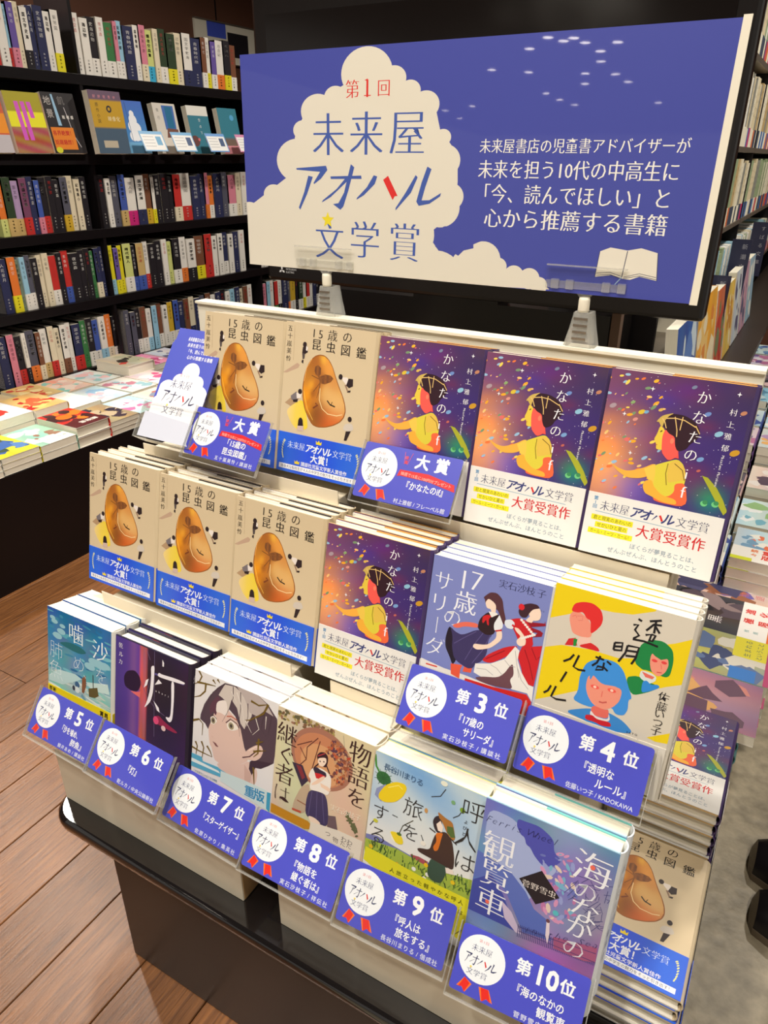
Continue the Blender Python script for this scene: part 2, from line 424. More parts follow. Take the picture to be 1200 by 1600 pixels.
def art_insect():
    a = Art(W0, H0, (216, 196, 162)); a.T = Hm([(367, 775), (508, 809), (489, 1040), (358, 992)], W0, H0, (350, 770), 5.714)
    a.grid(lambda x, y: (216 - 8 * (y / 190), 197 - 8 * (y / 190), 163 - 8 * (y / 190)), 4, 6)
    a.poly([(75, 462), (200, 398), (222, 418), (210, 442), (110, 470)], (190, 160, 136))
    a.poly([(100, 720), (200, 650), (225, 700), (200, 740), (150, 756)], (178, 146, 112))
    a.poly([(112, 790), (170, 745), (262, 708), (300, 880), (310, 975), (215, 965), (160, 900)], lambda x, y: (236, 208, 60 + max(0, 30 - x) * 4))
    am = [(395, 352), (440, 365), (480, 405), (515, 470), (545, 560), (578, 650), (612, 730), (636, 810), (642, 870), (628, 920), (592, 955), (530, 975), (460, 980), (390, 968), (345, 940), (310, 880), (275, 800), (255, 710), (250, 620), (260, 530), (285, 440), (320, 385), (358, 358)]
    a.poly(am, (150, 88, 34))
    cx, cy = 440, 690; tr = a.T
    G = [((330, 420), 12, (150, 84, 36)), ((300, 480), 9, (190, 130, 40)), ((390, 860), 13, (112, 62, 26)), ((330, 900), 8, (150, 96, 30)), ((480, 930), 12, (206, 84, 30)), ((570, 930), 9, (206, 90, 36)), ((285, 690), 7, (244, 160, 20)),
         ((300, 800), 7, (236, 150, 20)), ((432, 395), 4, (250, 200, 70)), ((375, 640), 6, (170, 96, 30)), ((360, 740), 5, (210, 130, 40)), ((530, 780), 14, (228, 190, 126)), ((470, 720), 9, (226, 184, 118)), ((580, 840), 9, (226, 188, 126)),
         ((490, 470), 9, (232, 160, 74)), ((530, 620), 8, (206, 140, 76)), ((420, 560), 5, (150, 90, 44)), ((330, 600), 4, (244, 176, 50)), ((345, 680), 3, (130, 70, 26)), ((305, 740), 3, (180, 100, 24))]
    G = [(tr(p), r, c) for p, r, c in G]
    def amber(x, y):
        c = [214, 138, 48]; w = 1.0
        for (gx, gy), r, q in G:
            k = 3.2 * math.exp(-((x - gx) ** 2 + (y - gy) ** 2 * .6) / (r * r)); w += k
            for m_ in range(3): c[m_] += q[m_] * k
        return [v / w for v in c]
    a.fan([(cx + (x - cx) * .955, cy + (y - cy) * .97) for x, y in am], amber, 12)
    a.line([(408, 640), (404, 740), (430, 815), (480, 866), (560, 893), (610, 890)], 1.0, (240, 214, 160)); a.line([(330, 380), (285, 450), (264, 560)], .8, (236, 170, 90))
    a.line([(262, 640), (300, 800), (350, 900)], .6, (250, 200, 90))
    wing = lambda x, y: (128 + 20 * math.sin(x), 78 + 12 * math.sin(x), 40)
    a.fan([(360, 450), (385, 440), (412, 470), (412, 520), (392, 540), (366, 520), (354, 485)], wing, 3)
    a.fan([(405, 540), (450, 528), (500, 545), (524, 575), (500, 600), (450, 612), (415, 600)], wing, 3)
    a.line([(388, 520), (408, 580), (398, 660), (380, 720)], 2.6, (132, 82, 40), taper=True); a.line([(330, 520), (395, 560)], 1.0, (120, 74, 36)); a.line([(400, 600), (350, 660)], .9, (120, 74, 36)); a.line([(350, 800), (390, 780), (370, 760)], 2.0, (120, 60, 30))
    a.line([(474, 752), (500, 790), (545, 815)], 1.6, (40, 34, 26)); a.line([(505, 800), (520, 770)], .8, (40, 34, 26))
    D = (44, 30, 32); Wt = (232, 222, 214)
    def body(hx, hy, parts):
        for p, c in parts: a.poly(p, c)
        blob(a, (hx, hy), 3.0, 3.4, D)
    body(262, 252, [([(245, 270), (285, 270), (290, 320), (262, 335), (240, 320)], D), ([(275, 262), (290, 280), (285, 310), (272, 300)], Wt), ([(240, 320), (265, 330), (262, 370), (245, 375)], (80, 70, 70)), ([(240, 380), (254, 380), (252, 412), (236, 398)], D)])
    body(232, 645, [([(150, 670), (200, 640), (215, 680), (200, 715), (160, 705)], (120, 112, 116)), ([(200, 650), (245, 665), (240, 700), (205, 700)], Wt), ([(170, 705), (215, 705), (210, 732), (175, 725)], D)])
    body(588, 566, [([(600, 570), (650, 580), (664, 625), (640, 640), (608, 600)], Wt), ([(660, 590), (700, 600), (700, 660), (665, 672), (640, 645)], D), ([(650, 690), (682, 694), (676, 710), (650, 706)], D), ([(625, 640), (640, 640), (660, 700), (650, 700)], (150, 120, 100))])
    body(244, 888, [([(225, 880), (262, 885), (268, 940), (220, 935)], D), ([(218, 930), (272, 940), (270, 985), (214, 970)], (204, 180, 170))])
    body(680, 938, [([(640, 970), (700, 975), (718, 1030), (690, 1040), (650, 1035), (618, 1010)], (206, 196, 184)), ([(648, 1035), (692, 1040), (670, 1085), (655, 1115), (632, 1110)], D)])
    T = (34, 28, 26)
    for c, p in zip('15歳の', ((342, 160), (402, 178), (508, 205), (640, 235))): a.at(c, p, 14.5, T, serif=True)
    for c, p in zip('昆虫図鑑', ((366, 265), (494, 305), (626, 345), (768, 385))): a.at(c, p, 14.5, T, off=.008, serif=True)
    for c, p in zip('五十嵐美怜', ((130, 95), (130, 160), (125, 225), (124, 285), (122, 350))): a.at(c, p, 7.8, T, serif=True)
    a.line([(170, 75), (165, 370)], .3, (180, 160, 130))
    b = Art(W0, 51.5, (44, 92, 222)); b.grid(lambda x, y: (40 + 8 * math.sin(x / 17), 90 + 12 * math.sin(x / 17 + 1), 222), 14, 2)
    Y = (226, 226, 150)
    for sgn, cx in ((-1, 9), (1, 121)):
        for i in range(9):
            t = -0.9 + i * .26; x = cx + sgn * (3.5 * math.cos(t * 1.2) - 2); y = 29 + 13 * math.sin(t)
            b.ell(x, y, 1.9, .8, Y, rot=sgn * (1.0 - t * .2), raw=True, n=8, step=False)
    logo_line(b, 15, 113, 36.5, 10.5, (214, 228, 244), red=False, kat=(240, 244, 250))
    crown(b, 63, 46, 4); crown(b, 32, 15, 3.6)
    b.text('大賞！', 52, 86, 24.5, 12, (236, 240, 248), off=.02)
    b.text('講談社児童文学新人賞佳作', 38, 108, 14.5, 6, (236, 240, 248), off=.012)
    b.poly([(4, 4), (124, 4), (124, 10.4), (4, 10.4)], (236, 238, 244), raw=True)
    b.text('等身大な転校生が４人の中学生の魅力をそっと引き出す！', 7, 121, 7.2, 4.6, (40, 50, 90))
    return a, b

def art_if():
    tr = Hm([(953, 579), (1187, 603), (1114, 906), (902, 861)], W0, H0, (890, 570), 3.871)
    gx, gy = tr((185, 590)); rng = random.Random(3)
    nz = [(rng.uniform(0, 130), rng.uniform(60, 190), rng.uniform(10, 26), rng.choice([(60, -5, -30), (-20, -15, 30), (40, 20, -20), (-10, 0, 40)])) for _ in range(26)]
    ex, ey = tr((865, 815))
    def bg(x, y):
        d = math.hypot((x - gx) * 1.0, (y - gy) * .8); g = math.exp(-(d / 40) ** 2); r = x / 130
        c = [84 - 26 * r + 166 * g, 58 - 18 * r + 108 * g, 132 - 22 * r - 40 * g]
        top = max(0, (y - 130) / 60); c[0] += 30 * top * (1 - r); c[1] += 4 * top; c[2] -= 30 * top
        g2 = math.exp(-(math.hypot(x - ex, y - ey) / 15) ** 2); c[0] -= 20 * g2; c[1] += 90 * g2; c[2] -= 10 * g2
        for nx, ny, nr, nc in nz:
            k = .5 * math.exp(-((x - nx) ** 2 + ((y - ny) * 1.8) ** 2) / nr ** 2)
            for i in range(3): c[i] += nc[i] * k
        return c
    a = Art(W0, H0, (84, 58, 132)); a.grid(bg, 30, 44); a.T = tr
    a.z += .03
    for _ in range(95):
        u, v = rng.uniform(140, 620), rng.uniform(60, 760); x, y = tr((u, v))
        if rng.random() > math.exp(-((x - 20) / 60) ** 2): continue
        col = rng.choice([(244, 170, 40), (236, 120, 60), (150, 190, 220), (240, 210, 90), (226, 110, 110), (120, 150, 110), (250, 196, 120)])
        rr = rng.uniform(.7, 2.4); a.ell(x, y, rr * 1.5, rr * .7, col, rng.uniform(0, 1), raw=True, n=8, step=False)
    for _ in range(110):
        x, y = rng.uniform(0, 130), rng.uniform(64, 188); a.ell(x, y, .35, .35, (230, 225, 245), raw=True, n=5, step=False)
    for u, v, r, c in ((845, 300, 3.2, (110, 140, 200)), (915, 418, 4, (140, 190, 216)), (800, 572, 3.4, (120, 160, 210)), (1070, 290, 3, (190, 130, 100)), (1015, 530, 4.6, (200, 150, 40)), (430, 295, 3.4, (220, 190, 60)), (460, 295, 2.4, (120, 170, 210)), (390, 340, 2.6, (220, 150, 140)), (375, 238, 2.4, (140, 170, 110)), (520, 108, 2.6, (240, 180, 50)), (250, 260, 3.6, (170, 150, 160)), (790, 640, 2, (190, 100, 90)), (365, 580, 2.2, (240, 180, 50)), (760, 140, 2.6, (120, 130, 160)), (550, 280, 2.4, (220, 180, 90))):
        blob(a, (u, v), r, r * .62, c, .5)
    a.poly([(812, 668), (850, 680), (905, 740), (945, 810), (972, 880), (948, 902), (905, 830), (860, 750)], (168, 172, 46))
    for u, v in ((825, 835), (895, 840)): blob(a, (u, v), 3.2, 2.8, (110, 200, 130)); blob(a, (u + 8, v - 8), 2.4, 2.2, (60, 140, 90))
    # figure seen from the side, reaching left
    a.poly([(240, 600), (285, 632), (345, 652), (440, 632), (520, 598), (530, 655), (440, 692), (345, 692), (280, 650)], (246, 178, 70))
    a.poly([(560, 540), (600, 560), (665, 570), (660, 500), (600, 470)], (236, 84, 76))
    a.poly([(505, 615), (590, 590), (660, 572), (700, 610), (712, 690), (690, 760), (655, 830), (520, 820), (500, 760), (512, 690)], (222, 206, 66))
    a.poly([(450, 635), (520, 605), (520, 660), (505, 740), (470, 690)], (238, 200, 80))
    a.poly([(640, 720), (712, 715), (722, 865), (510, 828), (508, 790), (600, 800), (640, 770)], (238, 104, 64))
    a.poly([(440, 735), (458, 704), (500, 700), (512, 740), (560, 790), (650, 815), (655, 848), (560, 832), (500, 800), (455, 780)], (240, 176, 60))
    a.poly([(600, 600), (655, 578), (705, 620), (712, 700), (650, 706), (592, 718)], (226, 190, 78))
    a.line([(640, 600), (690, 640), (702, 700)], .8, (120, 90, 40)); a.line([(600, 600), (585, 660), (590, 730)], .8, (140, 110, 40))
    a.poly([(548, 372), (575, 395), (590, 440), (572, 522), (520, 516), (524, 486), (508, 456), (528, 425)], (230, 200, 70))
    a.poly([(580, 392), (640, 425), (640, 490), (660, 520), (655, 560), (600, 585), (568, 550), (556, 520), (560, 440)], (242, 92, 82))
    a.poly([(556, 330), (620, 300), (700, 310), (765, 345), (797, 395), (786, 450), (735, 480), (712, 512), (655, 528), (640, 490), (640, 440), (600, 420), (578, 390), (560, 370)], (48, 22, 34))
    a.poly([(520, 352), (560, 312), (640, 296), (600, 316), (575, 345), (560, 385), (548, 372), (540, 352)], (206, 176, 90))
    for l in ([(585, 330), (640, 328), (700, 340), (770, 380)], [(640, 320), (652, 400), (650, 440)], [(560, 330), (575, 350), (585, 390)], [(690, 320), (670, 400)], [(770, 372), (795, 420)]): a.line(l, .9, (226, 190, 120))
    blob(a, (622, 465), 1.8, 2.8, (246, 130, 100)); a.line([(548, 412), (560, 404)], .9, (40, 30, 20)); a.line([(520, 490), (530, 488)], .6, (190, 60, 50))
    Wc = (242, 240, 246)
    for c, p, s in zip('かなたのif', ((822, 200), (792, 320), (766, 440), (740, 545), (716, 655), (694, 765)), (13.5, 14, 13.5, 13.5, 15, 17)):
        a.at(c, p, s, Wc, serif=True)
    for c, p in zip('村上雅郁', ((1006, 285), (988, 358), (972, 430), (955, 500))): a.at(c, p, 7, Wc, serif=True)
    n = 'Masafumi Murakami'
    for i, c in enumerate(n):
        if c != ' ': a.at(c, (944 - i * 2.9, 552 + i * 11.2), 3.4, Wc, rot=-math.pi / 2)
    for u, v in ((1043, 177), (498, 155), (362, 542), (322, 308)):
        x, y = tr((u, v)); a.poly([(x, y + 2.4), (x + .5, y + .5), (x + 2.2, y), (x + .5, y - .5), (x, y - 2.4), (x - .5, y - .5), (x - 2.2, y), (x - .5, y + .5)], (246, 246, 252), raw=True)
    b = Art(W0, 64.5, (232, 230, 226))
    b.vtext('第1回', 8.5, 61, 48, 4.6, (60, 130, 180), off=.02)
    logo_line(b, 13.5, 119, 52.5, 11.3, (66, 70, 104), y1=52, kat=(52, 60, 120))
    b.line([(10, 45.5), (55, 44.6), (112, 43.8)], .5, (110, 160, 190), raw=True)
    b.text('大賞受賞作', 53, 119, 34.5, 14.5, (204, 36, 42), serif=True, off=.014)
    for i, (t, x0, x1) in enumerate((('君と現実のあわいの', 9, 48), ('せかいひと夏の', 14, 44), ('ガール・ミーツ・ガール！', 8, 50))):
        y = 39 - i * 7.2; b.poly([(x0 - 2, y - 2.8), (x1 + 1, y - 2.8), (x1 + 1, y + 2.8), (x0 - 2, y + 2.8)], (240, 228, 40), raw=True)
        b.text(t, x0, x1, y, 5, (70, 80, 40))
    b.text('ぼくらが夢見ることは、', 50, 116, 17, 6.2, (120, 148, 168))
    b.text('ぜんぶぜんぶ、ほんとうのこと', 29, 117, 8.6, 6.2, (120, 148, 168))
    return a, b

def art_dance():
    a = Art(W0, H0, (126, 136, 198)); a.T = Hm([(682, 868), (865, 917), (817, 1180), (646, 1113)], W0, H0, (650, 860), 5.4545)
    Dk = (52, 34, 48); Nv = (62, 54, 100); Sk = (246, 220, 200); Rd = (206, 36, 44); Wh = (240, 236, 230)
    Wc = (240, 242, 250)
    for c, p, s in zip('17歳の', ((420, 245), (525, 262), (432, 445), (318, 570)), (31, 31, 27, 23)): a.at(c, p, s, Wc, serif=True, off=-.008)
    for c, p, s in zip('サリ', ((250, 265), (210, 445)), (24, 24)): a.at(c, p, s, Wc, serif=True, off=-.008)
    a.at('ー', (185, 635), 24, Wc, rot=-math.pi / 2, serif=True, off=-.01); a.at('ダ', (165, 815), 25, Wc, serif=True, off=-.008)
    for c, p in zip('実石沙枝子', ((752, 290), (830, 308), (908, 327), (984, 348), (1075, 370))): a.at(c, p, 10, (40, 44, 84), serif=True)
    a.text('Saneishi Saeko', 100, 126, 162.5, 3.2, (60, 64, 110))
    a.poly([(50, 912), (240, 1000), (420, 1060), (640, 1150), (900, 1240), (980, 1290), (950, 1420), (0, 1100)], (236, 232, 224))
    a.poly([(420, 1085), (660, 1160), (945, 1225), (985, 1290), (960, 1420), (400, 1200)], (214, 40, 36))
    a.line([(90, 962), (185, 990)], 1.6, (220, 60, 40))
    # girl in the dark dress
    a.poly([(300, 960), (400, 975), (380, 1015), (372, 1090), (300, 1050)], (236, 92, 62)); a.poly([(415, 985), (482, 1000), (470, 1040), (400, 1030)], (236, 92, 62))
    a.poly([(318, 632), (420, 605), (530, 620), (540, 660), (420, 645), (372, 660), (330, 655)], (232, 112, 92))
    a.poly([(290, 640), (258, 740), (256, 820), (290, 900), (315, 975), (350, 930), (330, 780), (330, 680)], (34, 26, 42))
    a.poly([(300, 645), (340, 690), (400, 722), (540, 668), (660, 712), (620, 760), (608, 880), (560, 945), (508, 965), (490, 1000), (440, 1005), (330, 925), (312, 820), (320, 730)], Nv)
    for l in ([(520, 690), (420, 740), (330, 790)], [(580, 700), (500, 800), (420, 930)], [(640, 720), (570, 850), (480, 960)]): a.line(l, .7, (96, 86, 140))
    a.poly([(500, 790), (560, 800), (620, 800), (690, 745), (690, 680), (738, 680), (738, 760), (640, 830), (560, 842), (520, 842), (488, 820)], Sk)
    a.poly([(560, 570), (625, 520), (720, 545), (735, 600), (690, 640), (670, 715), (600, 720), (530, 665), (540, 610)], (48, 30, 36))
    a.poly([(720, 545), (745, 600), (745, 665), (672, 688), (668, 625), (700, 575)], (232, 236, 240)); a.line([(682, 684), (736, 678)], 1.6, Rd)
    a.poly([(590, 395), (640, 358), (700, 365), (745, 420), (752, 500), (772, 590), (752, 640), (722, 560), (700, 500), (640, 500), (600, 460)], (88, 52, 60))
    a.poly([(600, 440), (625, 410), (668, 440), (690, 470), (684, 540), (650, 545), (645, 500), (612, 492), (602, 465)], Sk)
    a.poly([(580, 400), (640, 362), (700, 385), (680, 440), (660, 420), (625, 412), (600, 425)], (88, 52, 60))
    a.poly([(625, 520), (690, 530), (705, 545), (650, 570)], Wh); a.poly([(575, 560), (620, 545), (650, 560), (625, 585), (628, 640), (612, 632), (605, 585), (580, 620), (570, 610)], Rd)
    # dancer in the red dress
    a.poly([(905, 820), (1080, 810), (1040, 1000), (1005, 1155), (925, 1130), (900, 1000), (870, 900)], Rd)
    a.poly([(560, 935), (620, 880), (760, 820), (860, 808), (870, 830), (780, 900), (640, 960)], Rd)
    a.poly([(510, 960), (640, 960), (760, 920), (850, 815), (885, 850), (870, 930), (900, 1030), (960, 1140), (1005, 1160), (990, 1290), (950, 1215), (820, 1180), (690, 1085), (560, 1075), (495, 1035)], Wh)
    a.poly([(800, 985), (830, 960), (838, 1060), (800, 1100), (830, 1180), (700, 1160), (560, 1120), (500, 1080), (560, 1070), (700, 1080), (760, 1040)], (112, 74, 82))
    for l in ([(520, 1000), (600, 1010), (660, 1060)], [(640, 970), (690, 1000), (740, 1060)], [(760, 930), (800, 980), (850, 990)], [(850, 850), (862, 960), (880, 1080)], [(870, 1000), (900, 1100), (960, 1180)]): a.line(l, .6, (176, 170, 172))
    for l in ([(930, 840), (970, 960), (1000, 1100)], [(990, 830), (1030, 930), (1060, 900)], [(600, 920), (760, 850)]): a.line(l, .9, (150, 20, 34))
    a.poly([(900, 600), (1100, 620), (1105, 600), (1110, 640), (980, 650), (1060, 680), (1085, 700), (1075, 730), (1000, 735), (1040, 700), (960, 680), (900, 640)], (150, 24, 44))
    a.poly([(780, 590), (890, 572), (950, 600), (1010, 700), (995, 740), (1005, 815), (900, 825), (850, 700), (820, 640)], Rd)
    a.poly([(765, 590), (820, 585), (850, 620), (830, 670), (780, 660), (758, 625)], (224, 232, 240)); a.line([(825, 630), (850, 655)], 2.2, Rd)
    a.poly([(840, 650), (880, 660), (925, 720), (942, 760), (935, 805), (890, 815), (862, 790), (860, 760), (900, 730), (860, 690)], Sk)
    for i in range(7): blob(a, (905 + i * 16, 590 + i * 20), 1.5, 1.5, Wh); blob(a, (905 + i * 18, 745 - i * 5), 1.4, 1.4, Wh)
    a.poly([(940, 590), (975, 560), (1010, 590), (990, 615), (955, 605)], Sk)
    a.poly([(960, 510), (1000, 490), (1060, 490), (1072, 540), (1060, 590), (1010, 600), (975, 570)], Sk)
    a.poly([(880, 500), (920, 460), (980, 448), (1040, 462), (1062, 492), (1000, 500), (965, 540), (945, 570), (900, 565), (880, 530)], (64, 36, 46))
    blob(a, (905, 480), 3.2, 3.4, (220, 40, 50))
    return a, None

def art_rules():
    a = Art(W0, H0, (214, 206, 190)); a.T = Hm([(867, 908), (1090, 966), (1022, 1249), (820, 1172)], W0, H0, (830, 900), 4.444)
    Yl = (236, 208, 22); Bk = (26, 24, 28)
    a.poly([(150, 20), (880, 200), (860, 232), (700, 255), (560, 240), (440, 215), (280, 250), (118, 282)], Yl)
    a.poly([(78, 485), (200, 470), (400, 500), (600, 560), (760, 560), (860, 470), (1000, 455), (1128, 425), (1075, 740), (930, 760), (760, 800), (560, 760), (350, 780), (120, 830), (15, 850)], Yl)
    a.poly([(800, 1110), (980, 1080), (965, 1160), (860, 1140)], Yl)
    Sk = (238, 150, 128); Sd = (228, 108, 96)
    a.poly([(222, 470), (250, 425), (300, 420), (310, 475)], (206, 44, 52)); a.poly([(285, 425), (312, 430), (300, 478), (282, 476)], (30, 140, 60))
    a.poly([(320, 480), (350, 455), (400, 450), (455, 485), (470, 518), (400, 500)], (212, 40, 44))
    a.poly([(262, 250), (300, 225), (355, 260), (395, 300), (415, 360), (408, 420), (330, 412), (275, 385), (262, 330), (255, 290)], Sk)
    a.poly([(330, 412), (408, 420), (400, 455), (325, 470), (310, 440)], (238, 196, 180))
    a.poly([(266, 232), (290, 180), (350, 168), (420, 178), (478, 225), (492, 285), (480, 330), (440, 370), (402, 395), (405, 300), (375, 285), (350, 240), (310, 245)], (224, 48, 48))
    a.line([(275, 270), (300, 262), (305, 280)], .6, Sd); a.line([(310, 268), (350, 270), (345, 300), (315, 298)], .6, (222, 120, 110))
    G = (28, 132, 68)
    a.poly([(650, 690), (735, 680), (800, 720), (905, 760), (800, 800), (690, 820)], G)
    a.poly([(735, 520), (760, 460), (830, 428), (920, 440), (985, 500), (990, 580), (965, 680), (930, 695), (800, 640), (770, 640), (712, 590)], G)
    a.poly([(835, 520), (870, 540), (950, 560), (955, 610), (930, 660), (880, 690), (830, 650), (820, 580)], Sk)
    a.poly([(760, 640), (830, 660), (870, 690), (860, 722), (810, 740), (745, 690)], (216, 226, 222)); a.poly([(765, 650), (855, 690), (840, 706), (790, 690)], Sd)
    a.poly([(830, 515), (850, 500), (960, 560), (900, 570), (860, 545)], G)
    a.poly([(770, 720), (800, 712), (830, 745), (880, 742), (895, 765), (820, 790), (760, 800)], (50, 140, 220))
    for p in ((855, 575), (922, 590)): blob(a, p, 2.6, 1.5, (226, 70, 70))
    a.line([(870, 655), (905, 660)], .8, (200, 60, 60)); a.line([(900, 600), (905, 635)], .6, Sd)
    B = (62, 146, 226)
    a.poly([(215, 925), (400, 905), (540, 940), (640, 1000), (715, 1090), (500, 1060), (380, 1000)], (60, 138, 210))
    a.poly([(415, 575), (500, 562), (590, 590), (640, 650), (672, 760), (698, 840), (672, 850), (668, 920), (640, 960), (580, 950), (555, 900), (420, 905), (340, 880), (280, 845), (318, 790), (330, 680), (370, 600)], B)
    a.poly([(385, 690), (420, 670), (480, 740), (600, 760), (628, 790), (610, 860), (560, 905), (490, 920), (420, 880), (385, 820), (372, 760)], Sk)
    a.poly([(425, 885), (500, 920), (535, 915), (530, 985), (430, 960), (405, 925)], Sd); a.poly([(408, 920), (440, 965), (530, 990), (535, 940), (545, 1000), (470, 1000), (400, 955)], (232, 226, 220))
    a.poly([(370, 952), (420, 955), (450, 985), (545, 1005), (552, 1040), (480, 1030), (440, 1005), (368, 985)], (206, 36, 44))
    a.poly([(400, 640), (440, 620), (540, 640), (620, 720), (640, 780), (580, 760), (560, 730), (520, 750), (470, 730), (430, 670), (400, 720)], B)
    for p in ((436, 760), (555, 785)): blob(a, p, 4.2, 2.0, (240, 90, 80)); blob(a, p, 1.6, 1.4, (250, 210, 190))
    a.line([(465, 862), (490, 870), (520, 866)], 1.6, (200, 90, 84)); a.line([(490, 790), (482, 830)], .8, Sd)
    for l in ([(740, 285), (765, 300)], [(705, 325), (740, 325), (715, 360), (745, 400), (705, 420)], [(700, 425), (780, 440), (878, 478)],
              [(820, 300), (905, 295)], [(865, 300), (850, 385)], [(795, 365), (850, 322), (905, 330)], [(860, 335), (890, 385)], [(790, 395), (832, 392), (815, 440)], [(832, 392), (862, 400), (838, 440), (815, 430)],
              [(575, 450), (565, 500)], [(575, 450), (630, 452), (622, 505), (565, 500)], [(572, 476), (625, 478)], [(665, 470), (650, 520), (600, 582)], [(665, 470), (745, 485), (720, 560), (690, 600)], [(660, 505), (735, 515)], [(650, 540), (725, 548)],
              [(440, 550), (500, 572)], [(475, 545), (450, 590), (415, 612)], [(520, 580), (550, 606)], [(500, 590), (490, 640), (440, 640), (455, 615), (500, 625), (525, 650)],
              [(290, 535), (262, 565), (215, 582)], [(325, 540), (285, 620), (320, 640), (368, 648)], [(238, 655), (195, 725)], [(130, 750), (108, 785), (78, 800)], [(165, 755), (130, 825), (165, 845), (235, 855)]):
        a.line(l, 2.0, Bk)
    for c, p in zip('佐藤いつ子', ((922, 828), (908, 895), (892, 945), (880, 1005), (868, 1062))): a.at(c, p, 10.5, Bk, serif=True)
    a.text('SATO', 92, 103, 61, 3, Bk, y1=61.5); a.text('ITSUKO', 88, 106, 56, 3, Bk, y1=56.5)
    b = Art(W0, 57, (218, 212, 200)); b.text('文学賞', 76, 112, 45, 12, (70, 70, 90), serif=True)
    b.ell(112, 26, 9, 9, (52, 50, 130), raw=True, n=24); b.poly([(110, 35), (122, 35), (122, 38), (110, 38)], (220, 220, 40), raw=True); b.poly([(100, 1), (124, 1), (124, 3), (100, 3)], (120, 110, 20), raw=True)
    return a, b

def art_sand():
    q = [(77, 946), (175, 988), (174, 1180), (77, 1129)]
    a = Art(W0, H0); tr = a.T = Hm(q, W0, H0, (70, 940), 5)
    def bg(x, y):
        if y > 92: t = (y - 92) / 98; return (40 + 70 * (1 - t) - 10 * t + 14 * math.sin(x / 9 + y / 14), 120 + 50 * (1 - t) - 20 * t + 10 * math.sin(x / 12 - y / 9), 168 + 20 * (1 - t) + 8 * math.sin(x / 8))
        t = y / 92; return (150 + 40 * math.sin(x / 18 + y / 7) * .4, 196 + 12 * math.sin(x / 14), 200 - 30 * (1 - t))
    a.grid(bg, 22, 32)
    rg = random.Random(8); a.z += .03
    for _ in range(60):
        x, y = rg.uniform(0, 130), rg.uniform(92, 185); a.ell(x, y, rg.uniform(3, 12), rg.uniform(1, 3), rg.choice([(60, 140, 176), (90, 170, 190), (40, 110, 160), (120, 190, 206)]), rg.uniform(-.2, .2), raw=True, n=8, step=False)
    for _ in range(60):
        x, y = rg.uniform(0, 130), rg.uniform(60, 96); a.ell(x, y, rg.uniform(5, 18), rg.uniform(.6, 2), rg.choice([(216, 232, 232), (150, 196, 206), (190, 216, 216), (206, 216, 204)]), rg.uniform(-.15, .05), raw=True, n=8, step=False)
    for u, v, r in ((140, 230, 9), (150, 190, 6), (110, 260, 10), (395, 470, 12), (440, 490, 13), (360, 500, 11), (480, 500, 10), (75, 120, 6), (90, 150, 7)): blob(a, (u, v), r, r * .5, (150, 200, 214))
    a.poly([(120, 310), (200, 310), (290, 350), (340, 400), (290, 405), (230, 380), (160, 340)], (38, 110, 120))
    a.poly([(40, 560), (120, 520), (250, 560), (300, 600), (150, 640), (40, 600)], (190, 222, 224)); a.poly([(330, 620), (500, 640), (515, 720), (380, 690)], (200, 226, 222))
    a.poly([(300, 590), (330, 570), (332, 650), (315, 710), (298, 700)], (136, 88, 60)); blob(a, (262, 640), 5, 5, (60, 100, 140)); blob(a, (262, 680), 5, 5, (220, 232, 232)); blob(a, (235, 665), 3, 4, (50, 60, 80))
    a.poly([(350, 670), (420, 665), (430, 730), (400, 745), (355, 735)], (100, 88, 50)); a.line([(385, 565), (388, 670)], 1.6, (60, 60, 60)); a.poly([(300, 710), (330, 760), (325, 780), (290, 730)], (110, 160, 180))
    Wc = (232, 246, 250)
    for c, p, s in (('沙', (440, 385), 33), ('を', (450, 580), 27), ('噛', (255, 250), 33), ('め', (275, 480), 27), ('、', (345, 560), 20), ('肺', (100, 370), 30), ('魚', (98, 520), 32)): a.at(c, p, s, Wc, off=-.022)
    for c, p, s in (('噛', (255, 250), 33), ('沙', (440, 385), 33)): a.at(c, p, s, Wc, serif=True, off=-.01)
    b = Art(W0, 67, (238, 216, 22)); b.vtext('群像', 6, 65, 51, 7, (30, 26, 16), off=.03); b.vtext('新人', 14, 65, 51, 7, (30, 26, 16), off=.03); b.vtext('賞賛驚', 113, 64, 40, 8, (30, 26, 16), off=.03); b.vtext('異受賞', 122, 64, 40, 8, (30, 26, 16), off=.03)
    return a, b

